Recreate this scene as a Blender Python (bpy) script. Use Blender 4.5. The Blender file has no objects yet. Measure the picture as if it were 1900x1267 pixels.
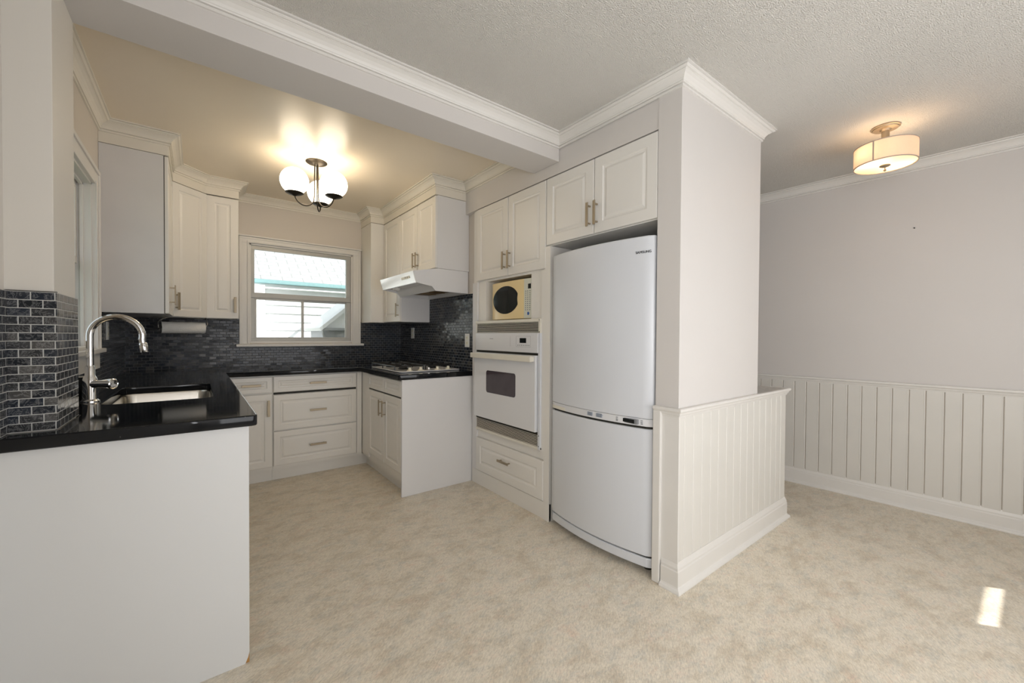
import bpy, bmesh, math, random
from mathutils import Vector, Matrix
random.seed(7)
C = bpy.context.scene.collection
PI = math.pi

# ------------------------------------------------------------------ camera, world, sun, fill light, exposure
cam_d = bpy.data.cameras.new('camera')
cam = bpy.data.objects.new('camera', cam_d); C.objects.link(cam)
cam_d.sensor_width = 36.0; cam_d.lens = 36.0 * 755.36 / 1900.0
cam_d.clip_start = 0.02; cam_d.clip_end = 200
YAW, PITCH, ROLL, CH = 0.65806, -0.0136075, 0.00597, 1.20816
fw = Vector((math.sin(YAW)*math.cos(PITCH), math.cos(YAW)*math.cos(PITCH), math.sin(PITCH)))
rt = Vector((math.cos(YAW), -math.sin(YAW), 0)); up = rt.cross(fw)
r2 = rt*math.cos(ROLL) + up*math.sin(ROLL); u2 = -rt*math.sin(ROLL) + up*math.cos(ROLL)
m = Matrix(((r2.x, u2.x, -fw.x, 0), (r2.y, u2.y, -fw.y, 0), (r2.z, u2.z, -fw.z, CH), (0, 0, 0, 1)))
cam.matrix_world = m
bpy.context.scene.camera = cam

vs = bpy.context.scene.view_settings
vs.view_transform = 'Standard'; vs.look = 'None'; vs.gamma = 1; vs.use_curve_mapping = False
vs.exposure = 0.5
world = bpy.data.worlds.new('sky'); bpy.context.scene.world = world; world.use_nodes = True
wn = world.node_tree.nodes; wn['Background'].inputs[0].default_value = (0.86, 0.93, 1.0, 1); wn['Background'].inputs[1].default_value = 0.75
try:
    cy = bpy.context.scene.cycles
    cy.use_denoising = True; cy.max_bounces = 10; cy.diffuse_bounces = 5; cy.sample_clamp_indirect = 6.0
    cy.caustics_reflective = False; cy.caustics_refractive = False
except Exception: pass

def light(name, kind, loc, energy, color=(1, 1, 1), size=None, size_y=None, dirv=None):
    d = bpy.data.lights.new(name, kind); d.energy = energy; d.color = color
    o = bpy.data.objects.new(name, d); C.objects.link(o); o.location = loc
    if kind == 'AREA':
        d.shape = 'RECTANGLE'; d.size = size; d.size_y = size_y
    if dirv is not None:
        o.rotation_euler = Vector(dirv).to_track_quat('-Z', 'Y').to_euler()
    return o
SUN_EL = math.radians(30.0)
sdir = (-0.585*math.cos(SUN_EL), 0.811*math.cos(SUN_EL), -math.sin(SUN_EL))
sun = light('sun', 'SUN', (6, -6, 6), 6.8, (1.0, 0.96, 0.9), dirv=sdir); sun.data.angle = math.radians(0.5)
# area fills added behind and left of the camera to brighten the rooms
light('rear_fill', 'AREA', (1.5, -1.0, 1.35), 36.0, (0.955, 0.968, 1.0), 2.3, 1.9, (0, 1, 0.28))
light('side_fill', 'AREA', (-0.40, -0.5, 1.45), 24.0, (0.955, 0.968, 1.0), 0.8, 1.2, (1, 0, 0.12))
light('corner_fill', 'AREA', (2.95, -1.0, 1.5), 4.0, (0.98, 0.97, 0.95), 0.5, 1.2, (0, 1, 0))

# ------------------------------------------------------------------ materials
def mat(name, col=(0.8, 0.8, 0.8), rough=0.5, metal=0.0, var=0.03, vscale=6.0, bump=0.0, bscale=200.0, spec=0.5, coat=0.0, bdist=0.01):
    m = bpy.data.materials.new(name); m.use_nodes = True
    nt = m.node_tree; N = nt.nodes; L = nt.links; b = N['Principled BSDF']
    b.inputs['Roughness'].default_value = rough; b.inputs['Metallic'].default_value = metal
    b.inputs['Specular IOR Level'].default_value = spec; b.inputs['Coat Weight'].default_value = coat
    g = N.new('ShaderNodeTexCoord'); n = N.new('ShaderNodeTexNoise'); n.inputs['Scale'].default_value = vscale
    n.inputs['Detail'].default_value = 4
    L.new(g.outputs['Object'], n.inputs['Vector'])
    mx = N.new('ShaderNodeMix'); mx.data_type = 'RGBA'
    mx.inputs[6].default_value = tuple(max(0, c*(1-var)) for c in col)+(1,)
    mx.inputs[7].default_value = tuple(min(1, c*(1+var)) for c in col)+(1,)
    L.new(n.outputs['Fac'], mx.inputs[0]); L.new(mx.outputs[2], b.inputs['Base Color'])
    if bump:
        n2 = N.new('ShaderNodeTexNoise'); n2.inputs['Scale'].default_value = bscale; n2.inputs['Detail'].default_value = 3
        L.new(g.outputs['Object'], n2.inputs['Vector'])
        bp = N.new('ShaderNodeBump'); bp.inputs['Strength'].default_value = bump; bp.inputs['Distance'].default_value = bdist
        L.new(n2.outputs['Fac'], bp.inputs['Height']); L.new(bp.outputs[0], b.inputs['Normal'])
    return m
def emis(name, col, strength, var=0.0):
    m = mat(name, col, 0.4); b = m.node_tree.nodes['Principled BSDF']
    b.inputs['Emission Color'].default_value = tuple(col)+(1,); b.inputs['Emission Strength'].default_value = strength
    return m
M = {}
M['wall'] = mat('wall_paint', (0.63, 0.602, 0.577), 0.55, var=0.025, vscale=2.5, bump=0.04, bscale=60)
M['kwall'] = mat('kitchen_wall_paint', (0.62, 0.57, 0.51), 0.5, var=0.03, vscale=2.5)
M['pilaster'] = mat('pilaster_paint', (0.68, 0.65, 0.60), 0.5, var=0.02, vscale=3)
M['trimw'] = mat('trim_paint', (0.72, 0.70, 0.665), 0.35, var=0.03, vscale=8)
M['wains'] = mat('wainscot_paint', (0.66, 0.64, 0.595), 0.4, var=0.04, vscale=5)
M['groove'] = mat('groove_tone', (0.36, 0.31, 0.25), 0.8)  # darker brown for the thin line laid in each groove
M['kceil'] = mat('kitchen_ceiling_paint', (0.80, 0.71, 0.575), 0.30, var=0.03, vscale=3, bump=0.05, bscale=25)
M['dceil'] = mat('stippled_ceiling', (0.83, 0.80, 0.74), 0.8, var=0.03, vscale=2, bump=1.0, bscale=210, bdist=0.016)
M['cab'] = mat('cabinet_white', (0.75, 0.73, 0.69), 0.38, var=0.02, vscale=4)
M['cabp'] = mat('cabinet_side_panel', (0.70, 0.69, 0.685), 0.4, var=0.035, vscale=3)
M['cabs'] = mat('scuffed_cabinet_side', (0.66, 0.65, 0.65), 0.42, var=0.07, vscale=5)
M['satin'] = mat('satin_hood_strip', (0.80, 0.80, 0.81), 0.22, 0.45, var=0.02)
M['endp'] = mat('end_panel_white', (0.69, 0.70, 0.705), 0.42, var=0.02, vscale=2)
M['cream'] = mat('cabinet_fascia', (0.74, 0.70, 0.62), 0.4, var=0.04, vscale=5)
M['fridge'] = mat('fridge_enamel', (0.65, 0.67, 0.705), 0.3, var=0.015, vscale=3, bump=0.02, bscale=400)
M['oven'] = mat('oven_enamel', (0.70, 0.705, 0.72), 0.2, var=0.01)
M['ovencream'] = mat('oven_trim_cream', (0.72, 0.69, 0.60), 0.3)
M['hood'] = mat('hood_enamel', (0.70, 0.695, 0.70), 0.22, var=0.01)
M['nickel'] = mat('brushed_nickel', (0.36, 0.30, 0.215), 0.42, 0.6, var=0.08, vscale=40)
M['chrome'] = mat('chrome', (0.80, 0.80, 0.80), 0.08, 1.0)
M['steel'] = mat('sink_steel', (0.72, 0.69, 0.63), 0.24, 1.0, var=0.05, vscale=30)
M['alum'] = mat('window_aluminium', (0.42, 0.41, 0.38), 0.45, 0.35, var=0.08, vscale=10)
M['bronze'] = mat('dark_bronze', (0.035, 0.028, 0.02), 0.4, 0.6)
M['black'] = mat('black_iron', (0.012, 0.012, 0.012), 0.35)
M['dark'] = mat('dark_gap', (0.02, 0.018, 0.012), 0.7)
M['seam'] = mat('panel_seam', (0.10, 0.08, 0.05), 0.8)
M['blackgloss'] = mat('dark_glass', (0.012, 0.014, 0.014), 0.08, spec=0.25)
M['ovenwin'] = mat('oven_window', (0.055, 0.042, 0.05), 0.12, var=0.25, vscale=14)
M['micro'] = mat('microwave_cream', (0.78, 0.62, 0.33), 0.22, var=0.03)
M['micropanel'] = mat('microwave_panel', (0.60, 0.60, 0.50), 0.35)
M['grey'] = mat('grey_print', (0.22, 0.23, 0.24), 0.6)
M['bluegrey'] = mat('blue_grey_print', (0.36, 0.40, 0.47), 0.6)
M['blue'] = mat('blue_button', (0.03, 0.10, 0.35), 0.3)
M['knob'] = mat('cream_knob', (0.80, 0.76, 0.62), 0.35)
M['plate'] = mat('white_plastic', (0.78, 0.77, 0.73), 0.35)
M['ledge'] = mat('mottled_ledge_tile', (0.52, 0.50, 0.47), 0.3, var=0.55, vscale=38)
M['paper'] = mat('kitchen_paper', (0.84, 0.82, 0.77), 0.9, bump=0.25, bscale=120)
M['card'] = mat('cardboard', (0.42, 0.36, 0.28), 0.9)
M['chip'] = mat('bare_particle_board', (0.42, 0.22, 0.07), 0.9, var=0.3, vscale=150)
M['filter'] = mat('brown_filter', (0.16, 0.10, 0.04), 0.55, 0.3, var=0.25, vscale=60)
M['siding'] = mat('white_siding', (0.86, 0.87, 0.88), 0.6)
M['sidingline'] = mat('siding_shadow_gap', (0.30, 0.31, 0.32), 0.8)
M['gutter'] = mat('teal_gutter', (0.17, 0.30, 0.32), 0.6, var=0.15, vscale=20)
M['softfit'] = mat('grey_soffit', (0.36, 0.37, 0.385), 0.8)
M['greysid'] = mat('grey_porch_siding', (0.33, 0.345, 0.37), 0.8)
M['ground'] = mat('yard_grass', (0.12, 0.16, 0.06), 0.95, var=0.4, vscale=30)
M['curtain'] = mat('white_curtain', (0.75, 0.74, 0.72), 0.9)
M['globe'] = emis('opal_glass_lit', (1.0, 0.86, 0.66), 6.5)
M['bulb'] = emis('lamp_bulb', (1.0, 0.72, 0.42), 3.0)

def mix_node(N, L, fac, a, b, blend='MIX'):
    x = N.new('ShaderNodeMix'); x.data_type = 'RGBA'; x.blend_type = blend
    for s, v in ((0, fac), (6, a), (7, b)):
        if hasattr(v, 'is_output'): L.new(v, x.inputs[s])
        elif s == 0: x.inputs[0].default_value = v
        else: x.inputs[s].default_value = tuple(v)+(1,)
    return x.outputs[2]
def math_node(N, L, op, a, b=None):
    x = N.new('ShaderNodeMath'); x.operation = op
    for s, v in ((0, a), (1, b)):
        if v is None: continue
        if hasattr(v, 'is_output'): L.new(v, x.inputs[s])
        else: x.inputs[s].default_value = v
    return x.outputs[0]
def noise(N, L, vec, scale, detail=5, rough=0.6, dist=0.0):
    n = N.new('ShaderNodeTexNoise'); n.inputs['Scale'].default_value = scale; n.inputs['Detail'].default_value = detail
    n.inputs['Roughness'].default_value = rough; n.inputs['Distortion'].default_value = dist
    L.new(vec, n.inputs['Vector']); return n.outputs['Fac']
def ramp(N, L, fac, stops):
    r = N.new('ShaderNodeValToRGB'); L.new(fac, r.inputs[0]); e = r.color_ramp.elements
    e[0].position, e[0].color = stops[0][0], tuple(stops[0][1])+(1,)
    e[1].position, e[1].color = stops[-1][0], tuple(stops[-1][1])+(1,)
    for p, c in stops[1:-1]:
        q = e.new(p); q.color = tuple(c)+(1,)
    return r.outputs[0]

def floor_mat():
    m = bpy.data.materials.new('mottled_vinyl_floor'); m.use_nodes = True
    nt = m.node_tree; N = nt.nodes; L = nt.links; b = N['Principled BSDF']
    g = N.new('ShaderNodeTexCoord')
    mp = N.new('ShaderNodeMapping'); mp.inputs['Rotation'].default_value = (0, 0, math.radians(-52)); mp.inputs['Scale'].default_value = (1.0, 1.7, 1)
    L.new(g.outputs['Object'], mp.inputs[0]); v = mp.outputs[0]
    big = noise(N, L, v, 5.5, 9, 0.78, 0.2)
    c1 = ramp(N, L, big, [(0.36, (0.60, 0.515, 0.40)), (0.45, (0.68, 0.605, 0.485)), (0.55, (0.765, 0.70, 0.585)), (0.68, (0.73, 0.605, 0.48))])
    n2 = noise(N, L, v, 9.0, 9, 0.8, 0.3)
    f2 = ramp(N, L, n2, [(0.5, (0, 0, 0)), (0.66, (1, 1, 1))])
    c2 = mix_node(N, L, math_node(N, L, 'MULTIPLY', f2, 0.55), c1, (0.47, 0.485, 0.45))
    mp2 = N.new('ShaderNodeMapping'); mp2.inputs['Location'].default_value = (3.3, 7.1, 0); L.new(v, mp2.inputs[0])
    n3 = noise(N, L, mp2.outputs[0], 8.0, 9, 0.8, 0.3)
    f3 = ramp(N, L, n3, [(0.54, (0, 0, 0)), (0.70, (1, 1, 1))])
    c3 = mix_node(N, L, math_node(N, L, 'MULTIPLY', f3, 0.5), c2, (0.74, 0.53, 0.42))
    mp3 = N.new('ShaderNodeMapping'); mp3.inputs['Scale'].default_value = (1.0, 3.0, 1); L.new(v, mp3.inputs[0])
    n4 = noise(N, L, mp3.outputs[0], 42.0, 7, 0.85, 0.6)
    f4 = ramp(N, L, n4, [(0.38, (0.74, 0.74, 0.74)), (0.58, (1.08, 1.08, 1.08))])
    c4 = mix_node(N, L, 1.0, c3, f4, 'MULTIPLY')
    vo = N.new('ShaderNodeTexVoronoi'); vo.inputs['Scale'].default_value = 3.3; L.new(g.outputs['Object'], vo.inputs['Vector'])
    sp = math_node(N, L, 'LESS_THAN', vo.outputs['Distance'], 0.012)
    c5 = mix_node(N, L, sp, c4, (0.12, 0.09, 0.06))
    L.new(c5, b.inputs['Base Color'])
    rr = N.new('ShaderNodeMapRange'); L.new(n4, rr.inputs[0]); rr.inputs[3].default_value = 0.36; rr.inputs[4].default_value = 0.52
    L.new(rr.outputs[0], b.inputs['Roughness'])
    bp = N.new('ShaderNodeBump'); bp.inputs['Strength'].default_value = 0.12; bp.inputs['Distance'].default_value = 0.004
    L.new(n4, bp.inputs['Height']); L.new(bp.outputs[0], b.inputs['Normal'])
    return m
M['floor'] = floor_mat()

def tile_mat(name, ou=0.0, oz=0.0, grout=(0.10, 0.10, 0.10), tilt=0.03, gw=0.06, light_amt=0.35, w=0.0488, h=0.0243):
    """running-bond marble mosaic; the course runs along x on faces that look along y and along y on faces that look along x"""
    m = bpy.data.materials.new(name); m.use_nodes = True
    nt = m.node_tree; N = nt.nodes; L = nt.links; b = N['Principled BSDF']; b.inputs['Specular IOR Level'].default_value = 0.24
    g = N.new('ShaderNodeNewGeometry'); s = N.new('ShaderNodeSeparateXYZ'); L.new(g.outputs['Position'], s.inputs[0])
    ns = N.new('ShaderNodeSeparateXYZ'); L.new(g.outputs['True Normal'], ns.inputs[0])
    isx = math_node(N, L, 'GREATER_THAN', math_node(N, L, 'ABSOLUTE', ns.outputs[0]), 0.5)
    U = math_node(N, L, 'ADD', math_node(N, L, 'MULTIPLY', s.outputs[1], isx),
                  math_node(N, L, 'MULTIPLY', s.outputs[0], math_node(N, L, 'SUBTRACT', 1.0, isx)))
    rz = math_node(N, L, 'DIVIDE', math_node(N, L, 'SUBTRACT', s.outputs[2], oz), h)
    row = math_node(N, L, 'FLOOR', rz)
    par = math_node(N, L, 'MULTIPLY', math_node(N, L, 'MODULO', row, 2.0), 0.5)
    uu = math_node(N, L, 'ADD', math_node(N, L, 'DIVIDE', math_node(N, L, 'SUBTRACT', U, ou), w), par)
    col = math_node(N, L, 'FLOOR', uu)
    fu = math_node(N, L, 'FRACT', uu); fz = math_node(N, L, 'FRACT', rz)
    du = math_node(N, L, 'MULTIPLY', math_node(N, L, 'MINIMUM', fu, math_node(N, L, 'SUBTRACT', 1.0, fu)), w)
    dz = math_node(N, L, 'MULTIPLY', math_node(N, L, 'MINIMUM', fz, math_node(N, L, 'SUBTRACT', 1.0, fz)), h)
    d = math_node(N, L, 'MINIMUM', du, dz)
    isg = math_node(N, L, 'LESS_THAN', d, gw*h)
    cmb = N.new('ShaderNodeCombineXYZ'); L.new(col, cmb.inputs[0]); L.new(row, cmb.inputs[1]); L.new(isx, cmb.inputs[2])
    wn_ = N.new('ShaderNodeTexWhiteNoise'); L.new(cmb.outputs[0], wn_.inputs['Vector'])
    base = ramp(N, L, wn_.outputs['Value'], [(0.0, (0.006, 0.008, 0.012)), (0.35, (0.010, 0.017, 0.030)), (0.6, (0.016, 0.018, 0.022)), (0.85, (0.028, 0.029, 0.031)), (1.0, (0.075, 0.072, 0.068))])
    off = N.new('ShaderNodeVectorMath'); off.operation = 'MULTIPLY_ADD'
    L.new(wn_.outputs['Color'], off.inputs[0]); off.inputs[1].default_value = (9, 9, 9); L.new(g.outputs['Position'], off.inputs[2])
    vn = noise(N, L, off.outputs[0], 34.0, 6, 0.7, 1.8)
    vein = ramp(N, L, vn, [(0.47, (0, 0, 0)), (0.5, (1, 1, 1)), (0.53, (0, 0, 0))])
    cl = noise(N, L, off.outputs[0], 22.0, 4, 0.6, 0.5)
    cl2 = ramp(N, L, cl, [(0.45, (0, 0, 0)), (0.75, (1, 1, 1))])
    c = mix_node(N, L, math_node(N, L, 'MULTIPLY', cl2, light_amt*0.6), base, (0.20, 0.20, 0.205))
    c = mix_node(N, L, math_node(N, L, 'MULTIPLY', vein, light_amt*0.9), c, (0.50, 0.50, 0.50))
    c = mix_node(N, L, isg, c, grout)
    L.new(c, b.inputs['Base Color'])
    ro = math_node(N, L, 'ADD', math_node(N, L, 'MULTIPLY', isg, 0.6), 0.14); L.new(ro, b.inputs['Roughness'])
    sub = N.new('ShaderNodeVectorMath'); sub.operation = 'SUBTRACT'; L.new(wn_.outputs['Color'], sub.inputs[0]); sub.inputs[1].default_value = (0.5, 0.5, 0.5)
    sc_ = N.new('ShaderNodeVectorMath'); sc_.operation = 'SCALE'; L.new(sub.outputs[0], sc_.inputs[0]); sc_.inputs['Scale'].default_value = tilt
    ad = N.new('ShaderNodeVectorMath'); ad.operation = 'ADD'; L.new(sc_.outputs[0], ad.inputs[0]); L.new(g.outputs['Normal'], ad.inputs[1])
    nm = N.new('ShaderNodeVectorMath'); nm.operation = 'NORMALIZE'; L.new(ad.outputs[0], nm.inputs[0])
    hh = N.new('ShaderNodeMapRange'); L.new(d, hh.inputs[0]); hh.inputs[1].default_value = gw*h*0.5; hh.inputs[2].default_value = gw*h*1.9
    bp = N.new('ShaderNodeBump'); bp.inputs['Strength'].default_value = 0.5; bp.inputs['Distance'].default_value = 0.0015
    L.new(hh.outputs[0], bp.inputs['Height']); L.new(nm.outputs[0], bp.inputs['Normal']); L.new(bp.outputs[0], b.inputs['Normal'])
    return m
M['tile'] = tile_mat('marble_mosaic', 0.01, 0.915, (0.20, 0.205, 0.21), 0.07, 0.052, 0.10)
M['tilep'] = tile_mat('marble_mosaic_pilaster', -0.438, 0.9175, (0.52, 0.52, 0.50), 0.03, 0.050, 0.38)

def granite():
    m = mat('black_granite', (0.008, 0.009, 0.011), 0.07, var=0.4, vscale=300, spec=0.3)
    nt = m.node_tree; N = nt.nodes; L = nt.links; b = N['Principled BSDF']
    g = N.new('ShaderNodeTexCoord'); vo = N.new('ShaderNodeTexVoronoi'); vo.inputs['Scale'].default_value = 28; L.new(g.outputs['Object'], vo.inputs['Vector'])
    sp = math_node(N, L, 'LESS_THAN', vo.outputs['Distance'], 0.03)
    c = mix_node(N, L, sp, (0.009, 0.010, 0.012), (0.22, 0.22, 0.21)); L.new(c, b.inputs['Base Color'])
    return m
M['granite'] = granite()

def glass():
    m = bpy.data.materials.new('window_glass'); m.use_nodes = True
    nt = m.node_tree; N = nt.nodes; L = nt.links
    N.remove(N['Principled BSDF']); o = N['Material Output']
    t = N.new('ShaderNodeBsdfTransparent'); t.inputs[0].default_value = (0.96, 0.98, 0.97, 1)
    gl = N.new('ShaderNodeBsdfGlossy'); gl.inputs['Roughness'].default_value = 0.02
    fr = N.new('ShaderNodeLayerWeight'); fr.inputs['Blend'].default_value = 0.5
    fa = math_node(N, L, 'ADD', math_node(N, L, 'MULTIPLY', math_node(N, L, 'POWER', fr.outputs['Facing'], 5.0), 0.55), 0.035)
    mx = N.new('ShaderNodeMixShader'); L.new(fa, mx.inputs[0]); L.new(t.outputs[0], mx.inputs[1]); L.new(gl.outputs[0], mx.inputs[2])
    L.new(mx.outputs[0], o.inputs[0]); return m
M['glass'] = glass()
def shade_mat(name, col, trans, em):
    m = bpy.data.materials.new(name); m.use_nodes = True
    nt = m.node_tree; N = nt.nodes; L = nt.links
    N.remove(N['Principled BSDF']); o = N['Material Output']
    g = N.new('ShaderNodeTexCoord'); f = noise(N, L, g.outputs['Object'], 90, 3)
    c = mix_node(N, L, f, tuple(x*0.93 for x in col), col)
    d = N.new('ShaderNodeBsdfDiffuse'); t = N.new('ShaderNodeBsdfTranslucent'); L.new(c, d.inputs[0]); L.new(c, t.inputs[0])
    mx = N.new('ShaderNodeMixShader'); mx.inputs[0].default_value = trans; L.new(d.outputs[0], mx.inputs[1]); L.new(t.outputs[0], mx.inputs[2])
    L.new(mx.outputs[0], o.inputs[0]); return m
M['shade'] = shade_mat('linen_shade', (0.82, 0.62, 0.51), 0.36, 0)
M['diffuser'] = shade_mat('frosted_diffuser', (0.98, 0.93, 0.82), 0.85, 0)
M['band'] = mat('shade_trim_tape', (0.42, 0.36, 0.30), 0.8)
def roof_mat():
    m = bpy.data.materials.new('pale_shingles'); m.use_nodes = True
    nt = m.node_tree; N = nt.nodes; L = nt.links; b = N['Principled BSDF']; b.inputs['Roughness'].default_value = 0.9
    g = N.new('ShaderNodeTexCoord'); br = N.new('ShaderNodeTexBrick'); L.new(g.outputs['Object'], br.inputs['Vector'])
    br.inputs['Color1'].default_value = (0.40, 0.41, 0.42, 1); br.inputs['Color2'].default_value = (0.37, 0.38, 0.39, 1)
    br.inputs['Mortar'].default_value = (0.20, 0.205, 0.21, 1); br.inputs['Scale'].default_value = 1.0
    br.inputs['Mortar Size'].default_value = 0.006; br.inputs['Brick Width'].default_value = 0.32; br.inputs['Row Height'].default_value = 0.14
    L.new(br.outputs[0], b.inputs['Base Color']); return m
M['roof'] = roof_mat()

# ------------------------------------------------------------------ object helpers
ROOT = {}
def tag(o, label=None, cat=None, group=None, kind=None):
    if label: o['label'] = label
    if cat: o['category'] = cat
    if group: o['group'] = group
    if kind: o['kind'] = kind
    return o
def thing(name, loc, label, cat, group=None):
    o = bpy.data.objects.new(name, None); C.objects.link(o); o.location = loc; o.empty_display_size = 0.05
    ROOT[o.name] = Vector(loc); return tag(o, label, cat, group)
class MB:
    def __init__(s): s.v = []; s.f = []; s.smooth = False
    def add(s, vs_, fs):
        n = len(s.v); s.v += [tuple(v) for v in vs_]; s.f += [tuple(i+n for i in f) for f in fs]; return s
    def box(s, x0, x1, y0, y1, z0, z1, bv=0.0):
        x0, x1 = min(x0, x1), max(x0, x1); y0, y1 = min(y0, y1), max(y0, y1); z0, z1 = min(z0, z1), max(z0, z1)
        bm = bmesh.new(); r = bmesh.ops.create_cube(bm, size=1)
        for v in bm.verts: v.co = Vector(((x0+x1)/2+v.co.x*(x1-x0), (y0+y1)/2+v.co.y*(y1-y0), (z0+z1)/2+v.co.z*(z1-z0)))
        if bv > 0:
            bv = min(bv, 0.45*min(x1-x0, y1-y0, z1-z0))
            bmesh.ops.bevel(bm, geom=list(bm.edges), offset=bv, segments=2, affect='EDGES', profile=0.6)
        s.add([v.co for v in bm.verts], [[v.index for v in f.verts] for f in bm.faces]); bm.free(); return s
    def prism(s, pts, a0, a1, ax='z'):
        """pts: 2D polygon; extruded along ax. ax z: (x,y); ax y: (x,z); ax x: (y,z)"""
        n = len(pts)
        def mk(p, a): return {'z': (p[0], p[1], a), 'y': (p[0], a, p[1]), 'x': (a, p[0], p[1])}[ax]
        vs_ = [mk(p, a0) for p in pts]+[mk(p, a1) for p in pts]
        fs = [tuple(range(n))[::-1], tuple(range(n, 2*n))]+[(i, (i+1) % n, n+(i+1) % n, n+i) for i in range(n)]
        return s.add(vs_, fs)
    def lathe(s, prof, c=(0, 0, 0), axis=(0, 0, 1), seg=32, cap=True):
        """prof: (radius, height along axis)"""
        q = Vector((0, 0, 1)).rotation_difference(Vector(axis).normalized()); n = len(prof); vs_ = []
        for r, h_ in prof:
            for k in range(seg):
                a = 2*PI*k/seg; vs_.append(Vector(c)+q @ Vector((r*math.cos(a), r*math.sin(a), h_)))
        fs = [(i*seg+k, i*seg+(k+1) % seg, (i+1)*seg+(k+1) % seg, (i+1)*seg+k) for i in range(n-1) for k in range(seg)]
        if cap: fs += [tuple(range(seg))[::-1], tuple((n-1)*seg+k for k in range(seg))]
        s.smooth = True; return s.add(vs_, fs)
    def tube(s, path, r, seg=12, sq=False):
        P = [Vector(p) for p in path]; n = len(P); vs_ = []; nrm = None
        rs = r if isinstance(r, (list, tuple)) else [r]*n
        for i in range(n):
            t = (P[min(i+1, n-1)]-P[max(i-1, 0)]).normalized()
            if nrm is None:
                nrm = t.orthogonal().normalized()
            nrm = (nrm-t*nrm.dot(t)).normalized(); bn = t.cross(nrm)
            for k in range(seg):
                a = 2*PI*k/seg; vs_.append(P[i]+(nrm*math.cos(a)+bn*math.sin(a))*rs[i])
        fs = [(i*seg+k, i*seg+(k+1) % seg, (i+1)*seg+(k+1) % seg, (i+1)*seg+k) for i in range(n-1) for k in range(seg)]
        fs += [tuple(range(seg))[::-1], tuple((n-1)*seg+k for k in range(seg))]
        s.smooth = True; return s.add(vs_, fs)
    def rings(s, rings_):
        """list of equally long closed loops; skinned, last capped"""
        n = len(rings_[0]); b0 = len(s.v); fs = []
        vs_ = [p for r in rings_ for p in r]
        for i in range(len(rings_)-1):
            for k in range(n): fs.append((i*n+k, i*n+(k+1) % n, (i+1)*n+(k+1) % n, (i+1)*n+k))
        fs.append(tuple((len(rings_)-1)*n+k for k in range(n))); fs.append(tuple(range(n))[::-1])
        return s.add(vs_, fs)
    def sweep(s, path, prof, side=1):
        """mitred sweep of prof [(out, z)] along plan path [(x,y)]; out is to the left (side=1) or right (-1) of travel"""
        P = [Vector((p[0], p[1])) for p in path]; n = len(P); k = len(prof); vs_ = []
        for i in range(n):
            d0 = (P[i]-P[i-1]).normalized() if i > 0 else None
            d1 = (P[i+1]-P[i]).normalized() if i < n-1 else None
            n0 = Vector((-d0.y, d0.x))*side if d0 else None; n1 = Vector((-d1.y, d1.x))*side if d1 else None
            if n0 is None: mv = n1
            elif n1 is None: mv = n0
            else: mv = (n0+n1)/max(0.2, 1+n0.dot(n1))
            for o_, z in prof: vs_.append((P[i].x+mv.x*o_, P[i].y+mv.y*o_, z))
        fs = [(i*k+j, i*k+(j+1) % k, (i+1)*k+(j+1) % k, (i+1)*k+j) for i in range(n-1) for j in range(k)]
        fs += [tuple(range(k))[::-1], tuple((n-1)*k+j for j in range(k))]
        return s.add(vs_, fs)
    def build(s, name, material, parent=None, label=None, bevel=0, smooth=None):
        loc = Vector((0, 0, 0))
        if parent is not None:
            p = parent
            while p.parent: p = p.parent
            loc = ROOT.get(p.name, Vector((0, 0, 0)))
        me = bpy.data.meshes.new(name); me.from_pydata([tuple(Vector(v)-loc) for v in s.v], [], s.f)
        bm = bmesh.new(); bm.from_mesh(me); bmesh.ops.recalc_face_normals(bm, faces=bm.faces); bm.to_mesh(me); bm.free()
        me.materials.append(material); o = bpy.data.objects.new(name, me); C.objects.link(o)
        sm = s.smooth if smooth is None else smooth
        if sm:
            for p in me.polygons: p.use_smooth = True
            try: me.set_sharp_from_angle(angle=math.radians(38))
            except Exception: pass
        if parent is not None: o.parent = parent
        if bevel:
            md = o.modifiers.new('edge', 'BEVEL'); md.width = bevel; md.segments = 2; md.limit_method = 'ANGLE'; md.angle_limit = math.radians(50)
        if label: o['label'] = label
        return o
def B(x0, x1, y0, y1, z0, z1, bv=0.0): return MB().box(x0, x1, y0, y1, z0, z1, bv)
def struct(name, mb, material, parent=None, **k):
    o = mb.build(name, material, parent, **k)
    if parent is None: o['kind'] = 'structure'
    return o
def frame(origin, u, n):
    """returns f(a,b,c): a along u, b up, c outward"""
    O_, U_, N_ = Vector(origin), Vector(u).normalized(), Vector(n).normalized()
    return lambda a, b, c: O_+U_*a+Vector((0, 0, b))+N_*c
def rect_ring(F, x0, x1, z0, z1, c): return [F(x0, z0, c), F(x1, z0, c), F(x1, z1, c), F(x0, z1, c)]
def panel_door(name, parent, F, w, h, t=0.019, fr=0.052, label=None, m='cab'):
    """raised-panel front, F(0,0,0) = its lower corner on the carcass"""
    mb = MB(); R = [rect_ring(F, 0.0015, w-0.0015, 0.0015, h-0.0015, 0)]
    fr = min(fr, 0.28*min(w, h))
    for ins, c in ((0.0015, t-0.004), (0.003, t-0.001), (0.006, t), (fr, t), (fr+0.004, t-0.0055), (fr+0.010, t-0.0065), (fr+0.014, t-0.0065), (fr+0.026, t-0.0015), (fr+0.030, t-0.001)):
        if ins*2 > min(w, h)-0.006: break
        R.append(rect_ring(F, ins, w-ins, ins, h-ins, c))
    mb.rings(R); return mb.build(name, M[m], parent, label=label)
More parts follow.
